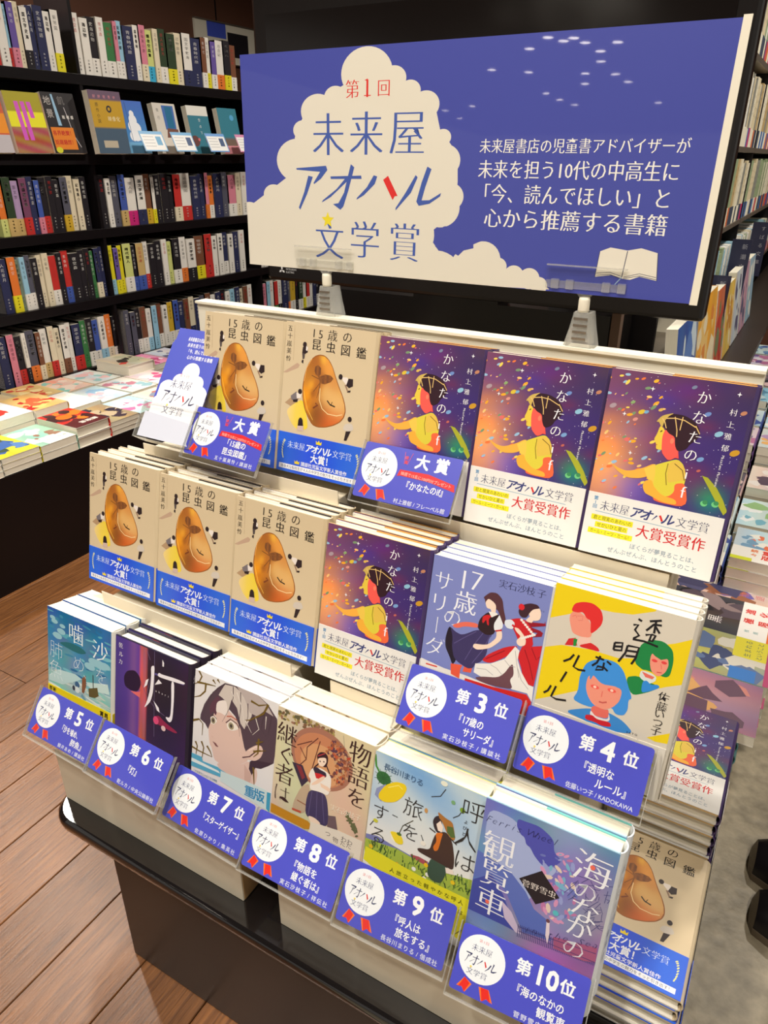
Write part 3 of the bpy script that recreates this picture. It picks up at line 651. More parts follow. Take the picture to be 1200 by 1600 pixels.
def art_lamp():
    a = Art(W0, H0); tr = a.T = Hm([(174, 985), (306, 1040), (296, 1250), (172, 1182)], W0, H0, (70, 940), 5)
    def bg(x, y):
        if x < 46: t = x / 46; return (74 + 20 * t + 34 * math.exp(-((x - 34) / 8) ** 2), 58 + 24 * math.exp(-((x - 34) / 8) ** 2), 138 + 20 * t)
        if x < 60: t = (x - 46) / 14; return (200 + 20 * math.sin(t * 3 + y / 20), 92, 96 + 12 * math.sin(y / 12))
        return (50 + 10 * math.sin(x / 20), 32, 60 + 14 * math.sin(y / 30) + max(0, (x - 95)) * .3)
    a.grid(bg, 30, 20)
    a.poly([(590, 560), (620, 515), (690, 515), (735, 570), (745, 640), (715, 690), (660, 680), (600, 640)], (38, 22, 56)); a.poly([(650, 680), (700, 690), (740, 690), (735, 740), (690, 710)], (230, 110, 110))
    for x in (770, 782, 868): a.line([(x, 340), (x - 6, 1060)], .5, (120, 110, 150))
    for l in ([(800, 360), (830, 440)], [(840, 560), (800, 700), (870, 790)], [(740, 600), (800, 740), (880, 840), (960, 900)]): a.line(l, .8, (110, 90, 130))
    a.poly([(870, 545), (1140, 640), (1135, 660), (870, 560)], (96, 86, 150))
    a.poly([(870, 900), (905, 890), (960, 950), (1080, 1040), (1060, 1050), (930, 980), (870, 950)], (150, 40, 80)); blob(a, (880, 930), 5, 6, (226, 80, 130)); blob(a, (948, 1000), 4, 4, (230, 200, 200))
    Wc = (244, 240, 246)
    for p in ([(835, 490), (868, 485), (865, 560), (855, 700), (830, 780), (770, 828), (800, 770), (825, 690), (838, 580)], [(790, 600), (815, 590), (800, 640), (770, 660)], [(905, 600), (935, 635), (870, 642)],
              [(895, 560), (910, 545), (930, 560), (1060, 600), (1150, 640), (1140, 655), (1060, 632), (905, 580)], [(1020, 620), (1048, 630), (1046, 760), (1032, 930), (1010, 958), (985, 940), (965, 905), (1012, 920), (1022, 780)],
              [(860, 770), (905, 830), (915, 870), (890, 850)], [(940, 440), (955, 470), (952, 500), (940, 495)]): a.poly(p, Wc)
    for c, p in zip('乾ルカ', ((565, 310), (566, 380), (563, 440))): a.at(c, p, 8.5, Wc, serif=True)
    for i, c in enumerate('akari'): a.at(c, (882 + i * 28, 690 + i * 13), 4.5, Wc)
    return a, None

def art_star():
    a = Art(W0, H0, (228, 226, 226)); a.T = Hm([(306, 1047), (437, 1101), (420, 1314), (297, 1249)], W0, H0, (290, 1040), 6.957)
    Sk = (222, 192, 180); Sh = (206, 172, 160); Hd = (82, 66, 78); Hl = (208, 198, 190); Gd = (112, 90, 34)
    a.poly([(690, 1040), (790, 1150), (760, 1320), (560, 1300), (380, 1150), (330, 1060), (500, 1090), (620, 1080)], Sk); a.poly([(640, 1080), (720, 1200), (700, 1290), (640, 1260)], Sh)
    a.poly([(700, 1050), (800, 1000), (960, 1070), (900, 1100), (820, 1130), (760, 1120), (720, 1200), (690, 1130)], (64, 48, 62))
    a.poly([(250, 460), (380, 400), (600, 640), (640, 900), (690, 1040), (610, 1080), (520, 1090), (390, 1085), (310, 1030), (285, 900), (262, 860), (250, 740)], Sk)
    a.poly([(270, 330), (350, 250), (430, 200), (560, 235), (760, 300), (900, 430), (1000, 590), (1005, 800), (960, 1070), (840, 1050), (690, 1020), (640, 900), (600, 700), (540, 560), (400, 400), (330, 480), (245, 700), (215, 640), (160, 590), (165, 540), (205, 430)], Hd)
    a.poly([(360, 330), (430, 215), (540, 240), (640, 330), (730, 480), (720, 560), (640, 700), (600, 640), (560, 470), (500, 380), (450, 560), (430, 520), (440, 400), (400, 360)], Hl)
    a.poly([(560, 240), (760, 300), (880, 420), (960, 560), (860, 500), (780, 560), (700, 520), (640, 360)], (188, 176, 172))
    a.poly([(350, 330), (385, 380), (350, 480), (330, 560), (300, 500), (270, 560), (262, 440)], (96, 62, 78)); a.poly([(340, 400), (440, 380), (460, 480), (440, 560), (380, 520), (330, 520)], (236, 226, 220))
    for l in ([(430, 215), (300, 300), (215, 470), (180, 600)], [(520, 240), (520, 360), (480, 470), (400, 620)], [(600, 300), (600, 480), (580, 640), (590, 780)], [(680, 420), (680, 560), (640, 720)], [(860, 540), (820, 700), (880, 780)], [(940, 560), (900, 760)]): a.line(l, 1.2, (70, 56, 66), taper=True)
    for l in ([(560, 300), (620, 480), (640, 660)], [(500, 290), (560, 420)], [(760, 560), (800, 700), (730, 760)], [(650, 600), (720, 740)], [(880, 560), (870, 700)]): a.line(l, 1.4, (230, 222, 214), taper=True)
    a.poly([(270, 560), (330, 560), (345, 620), (310, 650), (280, 640)], (238, 230, 222)); blob(a, (302, 606), 3.4, 4.6, (150, 140, 112)); blob(a, (302, 606), 1.6, 2.4, (70, 60, 60))
    a.poly([(445, 640), (500, 600), (560, 660), (580, 700), (520, 720), (460, 700)], (240, 232, 222)); blob(a, (497, 665), 4.4, 5, (160, 150, 120)); blob(a, (497, 665), 2, 2.6, (70, 60, 60))
    a.line([(440, 630), (490, 590), (560, 640), (585, 690)], 1.2, (70, 50, 56)); a.line([(262, 575), (300, 545), (340, 590)], 1.1, (70, 50, 56)); a.line([(450, 560), (500, 560), (560, 600)], 1.6, (190, 110, 90))
    a.poly([(295, 830), (330, 850), (360, 893), (330, 885)], (130, 84, 84)); a.line([(300, 790), (285, 770)], .6, Sh)
    a.poly([(640, 960), (690, 910), (780, 865), (830, 880), (850, 940), (820, 1010), (760, 1045), (690, 1030), (610, 1005)], Sk); a.line([(620, 1005), (700, 995), (780, 930), (820, 930)], 1.6, (90, 60, 66)); a.line([(690, 930), (770, 890), (815, 895)], 1, (240, 220, 210))
    for l in ([(150, 70), (180, 130), (150, 190), (92, 215)], [(130, 190), (250, 215), (330, 235)], [(225, 200), (215, 290), (160, 340), (95, 352)], [(300, 165), (330, 210)], [(350, 160), (375, 200)],
              [(45, 870), (150, 935), (290, 1000)], [(110, 830), (130, 880), (115, 970)], [(175, 830), (200, 900), (180, 1010)], [(235, 880), (270, 940), (290, 1000)],
              [(715, 390), (800, 440), (905, 430)], [(905, 430), (850, 530), (700, 600), (650, 598)], [(75, 605), (150, 590), (190, 640), (182, 765)],
              [(770, 850), (850, 830)], [(740, 940), (880, 930)], [(800, 800), (790, 960), (740, 1000)], [(740, 1110), (748, 1300)]): a.line(l, 3.0, Gd, taper=True)
    a.poly([(40, 940), (180, 1000), (190, 1045), (355, 1110), (390, 1140), (540, 1230), (560, 1290), (30, 1080)], (86, 172, 206))
    a.poly([(60, 1000), (360, 1150), (380, 1180), (60, 1040)], (226, 240, 240)); a.poly([(385, 1150), (640, 1250), (860, 1350), (925, 1390), (915, 1600), (380, 1260)], (206, 226, 226))
    a.text('これを好きじゃなくなる瞬間', 4, 44, 46.5, 4, (40, 120, 160))
    for c, p in zip('重版', ((700, 1378), (805, 1418))): a.at(c, p, 17, (40, 140, 190), off=.02)
    a.poly([(890, 1380), (930, 1390), (915, 1600), (880, 1560)], (60, 160, 196))
    return a, None

def art_tale():
    a = Art(W0, H0); a.T = Hm([(438, 1106), (592, 1167), (564, 1393), (422, 1318)], W0, H0, (415, 1100), 6.316); rng = random.Random(5)
    a.grid(lambda x, y: (218 - 10 * math.sin(x / 22) - 10 * (x / 130), 202 - 10 * math.sin(x / 22 + y / 30) - 8 * (x / 130), 172 - 10 * (x / 130)), 12, 16)
    a.z += .03
    for _ in range(70):
        u = rng.uniform(140, 700); v = 80 + (u - 140) * .38 + rng.uniform(-20, 70) * (1 if u < 450 else .5); x, y = a.T((u, v)); r = rng.uniform(1.5, 4)
        a.ell(x, y, r, r * .6, rng.choice([(140, 122, 60), (120, 92, 66), (168, 152, 90), (150, 110, 90), (100, 96, 70)]), rng.uniform(0, 3), raw=True, n=7, step=False)
    cx, cy = 570, 560
    a.ell(*a.T((cx, cy)), 42, 38, (168, 116, 96), raw=True, n=40); a.ell(*a.T((cx - 10, cy + 10)), 36, 33, (198, 132, 96), raw=True, n=40); a.ell(*a.T((cx - 5, cy + 60)), 28, 26, (214, 158, 112), raw=True, n=30)
    a.z += .03
    for _ in range(170):
        t = rng.uniform(-1.2, .9); r = rng.uniform(150, 290); x, y = a.T((cx + r * math.cos(t), cy + 60 + r * math.sin(t) * .95)); q = rng.uniform(1, 3.2)
        a.ell(x, y, q, q * .7, rng.choice([(150, 84, 60), (110, 70, 74), (200, 160, 120), (176, 110, 70), (90, 60, 80), (190, 90, 60)]), rng.uniform(0, 3), raw=True, n=6, step=False)
    for l in ([(330, 640), (420, 560), (430, 440), (540, 350)], [(420, 560), (360, 440)], [(470, 680), (560, 380)], [(330, 420), (480, 380)]): a.line(l, 1.2, (104, 60, 52))
    a.line([(795, 320), (805, 430), (760, 438)], .5, (150, 150, 130)); a.poly([(820, 545), (880, 535), (850, 565)], (190, 70, 50))
    a.poly([(280, 585), (385, 620), (440, 770), (375, 830), (340, 740)], (56, 48, 70)); a.poly([(320, 610), (370, 630), (410, 740), (380, 760)], (130, 50, 60))
    a.poly([(370, 830), (460, 790), (440, 1000), (400, 1100), (280, 1050), (300, 960)], (190, 168, 142)); a.line([(280, 1045), (370, 1080)], 3, (190, 84, 60)); a.line([(330, 960), (420, 1010)], 1.5, (150, 96, 70))
    a.poly([(640, 1110), (715, 1120), (735, 1255), (630, 1230)], (110, 90, 96))
    a.poly([(450, 860), (560, 870), (625, 925), (645, 1110), (630, 1225), (540, 1190), (410, 1110), (420, 960)], (66, 58, 96))
    for l in ([(480, 870), (440, 1110)], [(530, 880), (520, 1160)], [(580, 900), (600, 1190)]): a.line(l, .8, (96, 88, 132))
    a.poly([(440, 1110), (500, 1130), (560, 1180), (560, 1205), (500, 1215), (455, 1160)], (240, 218, 196))
    a.poly([(480, 640), (560, 640), (640, 690), (672, 740), (668, 830), (640, 920), (560, 880), (450, 855), (470, 760), (440, 720)], (240, 234, 226))
    a.poly([(485, 640), (530, 635), (560, 660), (620, 690), (625, 735), (560, 745), (510, 700)], (52, 44, 64)); a.poly([(505, 690), (560, 700), (615, 725), (590, 760), (520, 745)], (206, 44, 50))
    a.poly([(470, 800), (560, 740), (600, 720), (610, 745), (540, 800), (480, 815)], (240, 208, 184)); a.poly([(560, 790), (640, 830), (670, 860), (650, 880), (570, 830)], (240, 208, 184))
    a.poly([(525, 520), (560, 485), (610, 490), (640, 530), (640, 580), (620, 640), (590, 630), (545, 600)], (56, 32, 42)); a.poly([(540, 545), (620, 540), (625, 590), (590, 632), (550, 622), (538, 585)], (246, 222, 202))
    a.line([(620, 610), (655, 700)], 1.6, (56, 32, 42)); a.line([(545, 600), (500, 640)], 1.4, (56, 32, 42)); blob(a, (560, 578), .9, 1, (60, 40, 50)); blob(a, (598, 582), .9, 1, (60, 40, 50)); a.line([(540, 525), (610, 500)], 1, (190, 60, 70))
    a.z += .03
    for _ in range(40):
        u = 830 + rng.uniform(0, 100); v = 1100 + (u - 830) * 1.9 + rng.uniform(-40, 40); x, y = a.T((u, v)); a.ell(x, y, 2.6, 1.2, (100, 104, 70), rng.uniform(0, 3), raw=True, n=6, step=False)
    Tx = (58, 34, 36)
    for c, p, s in (('物', (965, 500), 30), ('語', (945, 720), 29), ('を', (925, 935), 27), ('継', (232, 315), 30), ('ぐ', (225, 520), 27), ('者', (205, 705), 29), ('は', (178, 895), 27)): a.at(c, p, s, Tx, off=-.012, serif=True)
    for i, c in enumerate('実石沙枝子'): a.at(c, (695 + i * 62, 1035 + i * 24), 9, (240, 232, 214), serif=True)
    a.poly([(50, 975), (250, 1075), (440, 1165), (465, 1195), (450, 1245), (400, 1240), (45, 1060)], (196, 138, 34)); a.text('紡がれた想いは時代をこえて', 8, 46, 43, 4.2, (250, 240, 210), y1=42)
    a.poly([(465, 1170), (740, 1255), (990, 1365), (960, 1560), (430, 1290), (455, 1245)], (232, 224, 208))
    for c, p in (('つ', (640, 1290)), ('物', (715, 1350)), ('わ', (800, 1345)), ('た', (790, 1385)), ('わ', (860, 1375)), ('た', (850, 1410))): a.at(c, p, 8, (90, 80, 78))
    return a, None

def art_travel():
    a = Art(W0, H0); a.T = Hm([(590, 1172), (761, 1245), (721, 1482), (560, 1396)], W0, H0, (560, 1160), 5); rng = random.Random(9)
    def bg(x, y):
        t = min(1, max(0, (y - 90) / 90)); c = .5 + .5 * math.sin(x / 19 + y / 16) ; return (232 - 70 * t * c - 40 * t, 232 - 40 * t * c - 20 * t, 228 - 6 * t)
    a.grid(bg, 16, 24)
    a.poly([(60, 700), (150, 720), (280, 800), (420, 880), (560, 930), (560, 1000), (50, 850)], (120, 126, 180)); a.poly([(400, 860), (470, 880), (540, 920), (520, 960), (440, 920)], (170, 80, 90))
    a.poly([(50, 730), (150, 770), (300, 820), (420, 890), (540, 960), (700, 1010), (880, 1060), (860, 1240), (700, 1200), (50, 860)], (164, 186, 74))
    a.z += .03
    for _ in range(120):
        u = rng.uniform(60, 860); v = 760 + (u - 60) * .42 + rng.uniform(-10, 110); x, y = a.T((u, v)); dx = rng.uniform(-3, 3)
        a.line([(x, y), (x + dx, y + rng.uniform(3, 8))], rng.uniform(.8, 1.6), rng.choice([(60, 92, 44), (90, 120, 50), (52, 74, 40), (120, 150, 60)]), raw=True, step=False)
    for u, v, c in ((235, 920, (236, 190, 30)), (300, 940, (230, 170, 40)), (430, 975, (240, 240, 235)), (525, 945, (236, 190, 30)), (630, 1020, (240, 200, 40)), (535, 1020, (236, 236, 230)), (100, 800, (230, 190, 40)), (510, 1050, (240, 240, 235)), (730, 1080, (236, 200, 40))): blob(a, (u, v), 2.6, 2.6, c)
    a.poly([(60, 800), (160, 850), (300, 930), (480, 1030), (640, 1110), (860, 1215), (840, 1600), (740, 1500), (40, 900)], (228, 222, 44))
    a.line([(145, 90), (150, 180), (190, 260)], 2.4, (70, 140, 60)); blob(a, (205, 275), 9, 8, (52, 110, 62))
    for k in range(9): t = k * .7; x, y = a.T((205, 275)); a.line([(x, y), (x + 12 * math.cos(t), y + 11 * math.sin(t))], 1.4, (44, 96, 56), raw=True, taper=True)
    a.poly([(135, 400), (150, 350), (220, 320), (240, 440), (180, 450)], (140, 150, 190)); a.poly([(165, 390), (220, 325), (300, 300), (370, 320), (385, 360), (350, 420), (290, 460), (210, 460), (165, 430)], (236, 208, 36)); a.line([(240, 345), (320, 330), (350, 360)], 1, (250, 236, 120))
    a.poly([(248, 680), (300, 690), (345, 730), (352, 785), (310, 785), (265, 740)], (238, 214, 50)); a.poly([(248, 680), (260, 740), (300, 785), (275, 740)], (250, 246, 220)); a.line([(320, 700), (350, 640), (430, 600)], .9, (70, 70, 50)); blob(a, (320, 705), 3, 2, (80, 110, 50))
    for l in ([(735, 578), (780, 560), (810, 520)], [(570, 415), (640, 412), (682, 358)], [(490, 710), (510, 770)], [(270, 555), (310, 575)], [(95, 635), (125, 600)]): a.line(l, .9, (50, 52, 50))
    blob(a, (808, 520), 3, 3, (120, 160, 40)); blob(a, (738, 460), 2.4, 2.4, (120, 170, 120)); blob(a, (670, 315), 4, 3, (236, 238, 220)); blob(a, (530, 522), 2, 3, (200, 150, 90)); blob(a, (505, 775), 3, 3, (236, 232, 222)); blob(a, (140, 600), 3, 2.4, (200, 200, 60))
    a.poly([(560, 880), (700, 900), (680, 1010), (640, 1090), (560, 1060), (530, 1000)], (62, 84, 70))
    a.poly([(600, 700), (680, 680), (730, 760), (745, 900), (735, 985), (670, 950), (560, 890), (470, 840), (458, 815), (480, 810), (555, 825), (575, 760)], (70, 52, 46)); a.poly([(600, 690), (660, 695), (650, 720), (620, 830), (590, 835), (580, 800), (610, 760)], (214, 116, 40))
    a.poly([(580, 600), (600, 565), (640, 560), (655, 640), (640, 690), (610, 690), (588, 650)], (54, 46, 52)); a.poly([(608, 625), (640, 600), (660, 650), (650, 690), (620, 675)], (244, 226, 212))
    a.poly([(620, 530), (640, 545), (680, 580), (730, 610), (742, 660), (752, 740), (735, 755), (690, 700), (650, 600), (630, 580)], (172, 116, 58)); a.poly([(690, 640), (735, 650), (752, 730), (720, 730), (690, 690)], (86, 110, 60))
    a.line([(555, 655), (600, 690)], 1.4, (60, 50, 50)); a.line([(690, 710), (762, 785)], 1.4, (60, 50, 50)); a.poly([(675, 960), (735, 985), (740, 1020), (680, 1005)], (240, 226, 214))
    Tx = (44, 44, 44)
    for c, p, s in (('呼', (892, 530), 28), ('人', (838, 735), 27), ('は', (822, 915), 27), ('旅', (432, 505), 25), ('を', (408, 690), 22), ('す', (180, 535), 22), ('る', (158, 710), 23)): a.at(c, p, s, Tx, off=-.012)
    for c, p in zip('よびと', ((835, 610), (825, 655), (818, 700))): a.at(c, p, 5, Tx)
    for i, c in enumerate('長谷川まりる'): a.at(c, (235 + i * 50, 190 + i * 23), 9, (56, 92, 130))
    for i, c in enumerate('人旅立った軽やかな呼人は'): a.at(c, (262 + i * 53 if i < 11 else 790, 985 + i * 24.5 if i < 11 else 1310), 6.4, (60, 70, 20), rot=-.0)
    a.line([(750, 1480), (800, 1450)], .7, Tx)
    return a, None

def art_wheel():
    a = Art(W0, H0); a.T = Hm([(756, 1252), (975, 1335), (912, 1595), (718, 1491)], W0, H0, (720, 1240), 4.444); rng = random.Random(2)
    def bg(x, y):
        r = x / 130; t = y / 190
        return (104 + 50 * (1 - t) * r * 1.6 + 14 * math.sin(x / 15 + y / 22) + 20 * (1 - abs(r - .55) * 2), 118 + 30 * t * r - 22 * (1 - t) * r + 16 * math.sin(y / 17 - x / 24) + 14 * (1 - r), 190 + 10 * math.sin(x / 11) - 26 * (1 - t) * r)
    a.grid(bg, 20, 28)
    a.poly([(180, 120), (370, 200), (430, 330), (560, 500), (680, 540), (560, 640), (480, 740), (420, 780), (330, 620), (160, 420), (150, 300)], (164, 178, 222))
    a.poly([(380, 190), (440, 210), (540, 240), (640, 330), (640, 420), (700, 480), (640, 520), (560, 520), (500, 450), (470, 390), (440, 370), (430, 320), (400, 300), (372, 240)], (78, 82, 176))
    a.poly([(80, 400), (330, 560), (440, 700), (500, 820), (600, 900), (620, 1040), (420, 980), (300, 700), (200, 600), (70, 600)], (92, 112, 190))
    a.poly([(70, 620), (200, 580), (280, 720), (380, 980), (280, 930), (40, 820)], (64, 76, 164)); a.poly([(270, 760), (340, 840), (410, 995), (370, 980), (290, 880)], (206, 190, 216))
    a.z += .03
    for _ in range(60):
        u, v = rng.uniform(560, 800), rng.uniform(430, 900); x, y = a.T((u, v)); r = rng.uniform(1, 4); a.ell(x, y, r * 1.6, r * .7, rng.choice([(150, 160, 214), (214, 150, 190), (226, 206, 190), (120, 180, 210), (190, 120, 170), (110, 120, 190)]), rng.uniform(0, 3), raw=True, n=7, step=False)
    for _ in range(46):
        u, v = rng.uniform(780, 1060), rng.uniform(560, 960); a.line([(u, v), (u + rng.uniform(-110, 110), v + rng.uniform(-50, 90))], .5, (54, 56, 120), step=False)
    a.z += .03
    for i in range(44):
        u = 390 + i * 13; v = 925 + i * 4.8; a.line([(u, v), (u - 8, v + 85)], .7, (60, 62, 120), step=False)
    a.poly([(640, 1010), (960, 1090), (945, 1190), (860, 1180), (640, 1090)], lambda x, y: (168, 90, 128))
    for l in ([(390, 970), (640, 1070), (940, 1190)], [(390, 940), (640, 1030), (950, 1130)]): a.line(l, .7, (70, 60, 120))
    a.poly([(590, 900), (612, 910), (610, 1000), (595, 1060), (582, 1000)], (236, 220, 226)); blob(a, (600, 900), 2, 2.2, (110, 70, 80))
    a.poly([(555, 550), (682, 740), (510, 785), (393, 605)], (34, 28, 36))
    for i, c in enumerate('菅野雪虫'): a.at(c, (442 + i * 62, 640 + i * 24), 8.5, (240, 232, 226), serif=True)
    Wc = (242, 244, 250)
    for c, p, s in (('海', (925, 530), 38), ('の', (870, 690), 25), ('な', (865, 830), 30), ('か', (825, 950), 27), ('の', (785, 1090), 24), ('観', (250, 405), 36), ('覧', (232, 590), 34), ('車', (195, 775), 34)): a.at(c, p, s, Wc, serif=True, off=-.01)
    blob(a, (925, 520), 2.4, 2.6, (240, 110, 90)); blob(a, (172, 770), 2.2, 2.4, (240, 110, 90)); blob(a, (655, 845), 3, 3, (90, 190, 200))
    def script(t, p0, p1, s):
        for i, c in enumerate(t):
            k = (i + .5) / len(t)
            if c != ' ': a.at(c, (p0[0] + (p1[0] - p0[0]) * k, p0[1] + (p1[1] - p0[1]) * k), s, (40, 40, 92), shear=.35, off=-.022)
    script('Ferris Wheel', (160, 190), (680, 350), 11); script('in the Sea', (430, 950), (980, 1075), 11)
    return a, None

def art_card(rank, lines, author, prize=False):
    a = Art(125, 66)
    r = 3
    pts = []
    for cx, cy, t0 in ((122, 63, 0), (3, 63, 90), (3, 3, 180), (122, 3, 270)):
        for k in range(5): t = math.radians(t0 + k * 22.5); pts.append((cx + r * math.cos(t), cy + r * math.sin(t)))
    a.poly(pts, BLUE, raw=True)
    for p in ([(13, 16), (21, 12), (16, 2), (12, 6), (7, 5)], [(28, 13), (38, 14), (44, 3), (38, 5), (33, 1)]):
        a.poly(p, (240, 116, 40), raw=True); c = (sum(x for x, y in p) / 5, sum(y for x, y in p) / 5)
        a.poly([(c[0] + (x - c[0]) * .72, c[1] + (y - c[1]) * 1.0) for x, y in p], (226, 44, 36), raw=True)
    a.ell(25, 38.5, 23, 23.5, (238, 242, 250), raw=True, n=40)
    logo(a, 8.5, 40, 20, 57, ink=(84, 90, 128), kat=(60, 64, 104))
    Wc = (244, 246, 252)
    if prize:
        a.text('大賞', 65, 114, 54, 18, Wc, off=.028)
        a.vtext('祝', 56, 61, 51, 4, (230, 150, 180)); a.line([(53, 62), (55, 48)], .5, (226, 90, 120), raw=True); a.line([(63, 62), (59, 48)], .5, (226, 90, 120), raw=True); a.vtext('受賞', 57, 58, 48, 4.4, (226, 60, 80), off=.02)
        a.poly([(50, 33), (52, 41), (88, 42), (122, 36), (124, 28), (90, 33.5), (54, 34)], (220, 36, 44), raw=True)
        a.text('抽選で15名に100円分プレゼント', 54, 119, 37.4, 4.6, (250, 200, 190), y1=33.5)
    else:
        a.text('第', 56, 73, 49.5, 15.5, Wc, off=.024)
        if len(rank) == 1: a.put(rank, 85, 50, 27, Wc, off=.026)
        else:
            a.text(rank, 74, 98, 50, 26, Wc, off=.026)
        a.text('位', 99, 114, 49, 15, Wc, off=.024)
    y = 28 if len(lines) > 1 else 25
    for i, (t, x0, x1) in enumerate(lines): a.text(t, x0, x1, y - i * 12, 10.2, Wc, off=.014)
    a.text(author, 54 if len(author) > 10 else 64, 119, 4.9, 6.2, (222, 226, 246), off=.008)
    return a
# ------------------------------------------------------------------ setting: floor, walls, ceiling
R = lambda z: z + EYE                         # heights below are measured from the lens
PI = math.pi
fl = MB(); fl.box(-0.16, -12.0, -0.02, 2.6, 5.2, 0.0, 'concrete'); tag(fl.build('floor'), kind='structure')
fw = MB(); fw.box(-6.0, -12.0, -0.03, -0.16, 5.2, -0.012, 'shelf_black'); fwo = fw.build('floor_wood'); tag(fwo, kind='structure')
pm = {}
for i in range(14):                            # planks run away from the camera's left, 12.8 cm wide
    x0 = -1.987 + i * 0.1288
    ends = [-0.9, (0.03, -0.42, 0.34, -0.15)[i % 4] + 0.0, (0.98, 0.55, 1.25, 0.8)[i % 4], (1.9, 1.5, 2.2, 1.75)[i % 4]]
    for a, b in zip(ends, ends[1:]):
        L = round(b - a, 2)
        if L not in pm:
            m = MB(); m.prism([(0.0008, 0), (0.1280, 0), (0.1280, 0.0105), (0.1268, 0.0118), (0.0020, 0.0118), (0.0008, 0.0105)], 0.001, L - 0.001, 'y', 'plank')
            pm[L] = m.mesh('plank')
        obj('plank', pm[L], fwo, (x0, a, -0.012))
nr = MB(); nr.box(-6.0, -12.0, -0.012, -0.19, -0.9, -0.0005, 'plank'); nr.build('floor_near', fwo)
far = MB(); far.box(-3.0, 2.2, -0.012, -0.19, 5.2, -0.0005, 'plank'); far.build('floor_far', fwo)
wl = MB(); wl.box(-3.18, -1.6, 0, -3.10, 5.2, CEIL, 'brown_wall'); tag(wl.build('wall_left'), kind='structure')
wb = MB(); wb.box(-3.10, 5.1, 0, 2.6, 5.2, CEIL, 'brown_wall'); tag(wb.build('wall_back'), kind='structure')
for px_ in (1.1, 2.2, 3.3, 4.4):
    pj = MB(); pj.box(-3.10, px_ + 0.28, 1.45, -3.096, px_ + 0.286, CEIL - 0.01, 'shelf_black'); tag(pj.build('trim_1'), kind='structure')
ce = MB(); ce.box(-6.0, -12.0, CEIL, 2.6, 5.2, CEIL + 0.05, 'ceiling_paint'); tag(ce.build('ceiling'), kind='structure')
for i, (lx, ly, pw) in enumerate(DOWNLIGHTS):
    d = empty('downlight', (lx, ly, CEIL))
    tag(d, 'recessed ceiling downlight above the ' + ['spot behind the camera', 'right front aisle', 'left front floor', 'left aisle', 'floor before the wall bookcase', 'far left floor', 'right aisle', 'far right aisle', 'front of the display table', 'wall bookcase'][i], 'ceiling light', 'recessed ceiling downlights')
    m = MB(); m.lathe([(0.066, -0.001), (0.085, -0.001), (0.085, -0.012), (0.068, -0.010), (0.066, -0.001)], 'steel'); m.build('trim_ring', d)
FARL = [(-2.41, -5.06), (-2.22, -5.14), (-2.33, -5.22), (-2.18, -5.33), (-1.93, -5.39), (-2.15, -5.69), (-2.26, -6.12), (-2.7, -5.42), (-3.08, -6.45), (-2.56, -6.66), (-2.29, -6.77), (-2.27, -7.22), (-2.73, -7.23), (-3.34, -7.75), (-3.33, -8.24), (-3.28, -8.69), (-2.26, -8.72), (-3.39, -6.23), (-4.64, -8.55), (-5.2, -8.88), (-5.35, -9.69)]
for lx, ly in FARL:
    d = empty('downlight', (lx, ly, CEIL)); tag(d, 'glowing downlight far behind the camera, mirrored as a dot in the blue banner', 'ceiling light', 'ceiling downlights mirrored in the banner')
    m = MB(); m.lathe([(0.045, -0.006), (0.06, -0.006), (0.06, -0.0005), (0.045, -0.0005)], 'steel'); m.build('trim_ring', d)
    m = MB(); m.lathe([(0.0, -0.004), (0.044, -0.004)], 'lamp_glow', seg=16); m.build('lens', d)
# ------------------------------------------------------------------ display table with two stepped risers
tb = empty('display_table', (-0.81, 0.418, 0))
tag(tb, 'low glossy black display table with dark body carrying the cream stepped risers', 'table')
TZ = R(-0.86); r = 0.045; out = [(-0.81 + r - r * math.cos(t), 0.418 + r - r * math.sin(t)) for t in [k * PI / 16 for k in range(9)]]
out += [(0.052, 0.418), (0.052, 1.40), (-0.81, 1.40)]
m = MB(); n = len(out)
def ring(o, ins, z):
    cx, cy = -0.38, 0.9
    return [(x + ins * (1 if x < cx else -1), y + ins * (1 if y < cy else -1), z) for x, y in o]
prof = [(0.006, TZ - 0.024), (0.001, TZ - 0.019), (0.0, TZ - 0.012), (0.001, TZ - 0.005), (0.006, TZ)]
vs = [];
for ins, z in prof: vs += ring(out, ins, z)
m.add(vs, [(j * n + i, j * n + (i + 1) % n, (j + 1) * n + (i + 1) % n, (j + 1) * n + i) for j in range(4) for i in range(n)], 'lacquer', True)
m.add(vs[-n:], [tuple(range(n))], 'lacquer'); m.add(vs[:n], [tuple(range(n))[::-1]], 'lacquer')
m.v = [(x + 0.81, y - 0.418, z) for x, y, z in m.v]; m.build('tabletop', tb)
m = MB(); m.box(0.087, 0.034, 0.0, 0.80, 0.90, TZ - 0.024, 'laminate'); m.build('body', tb, bevel=0.0015)
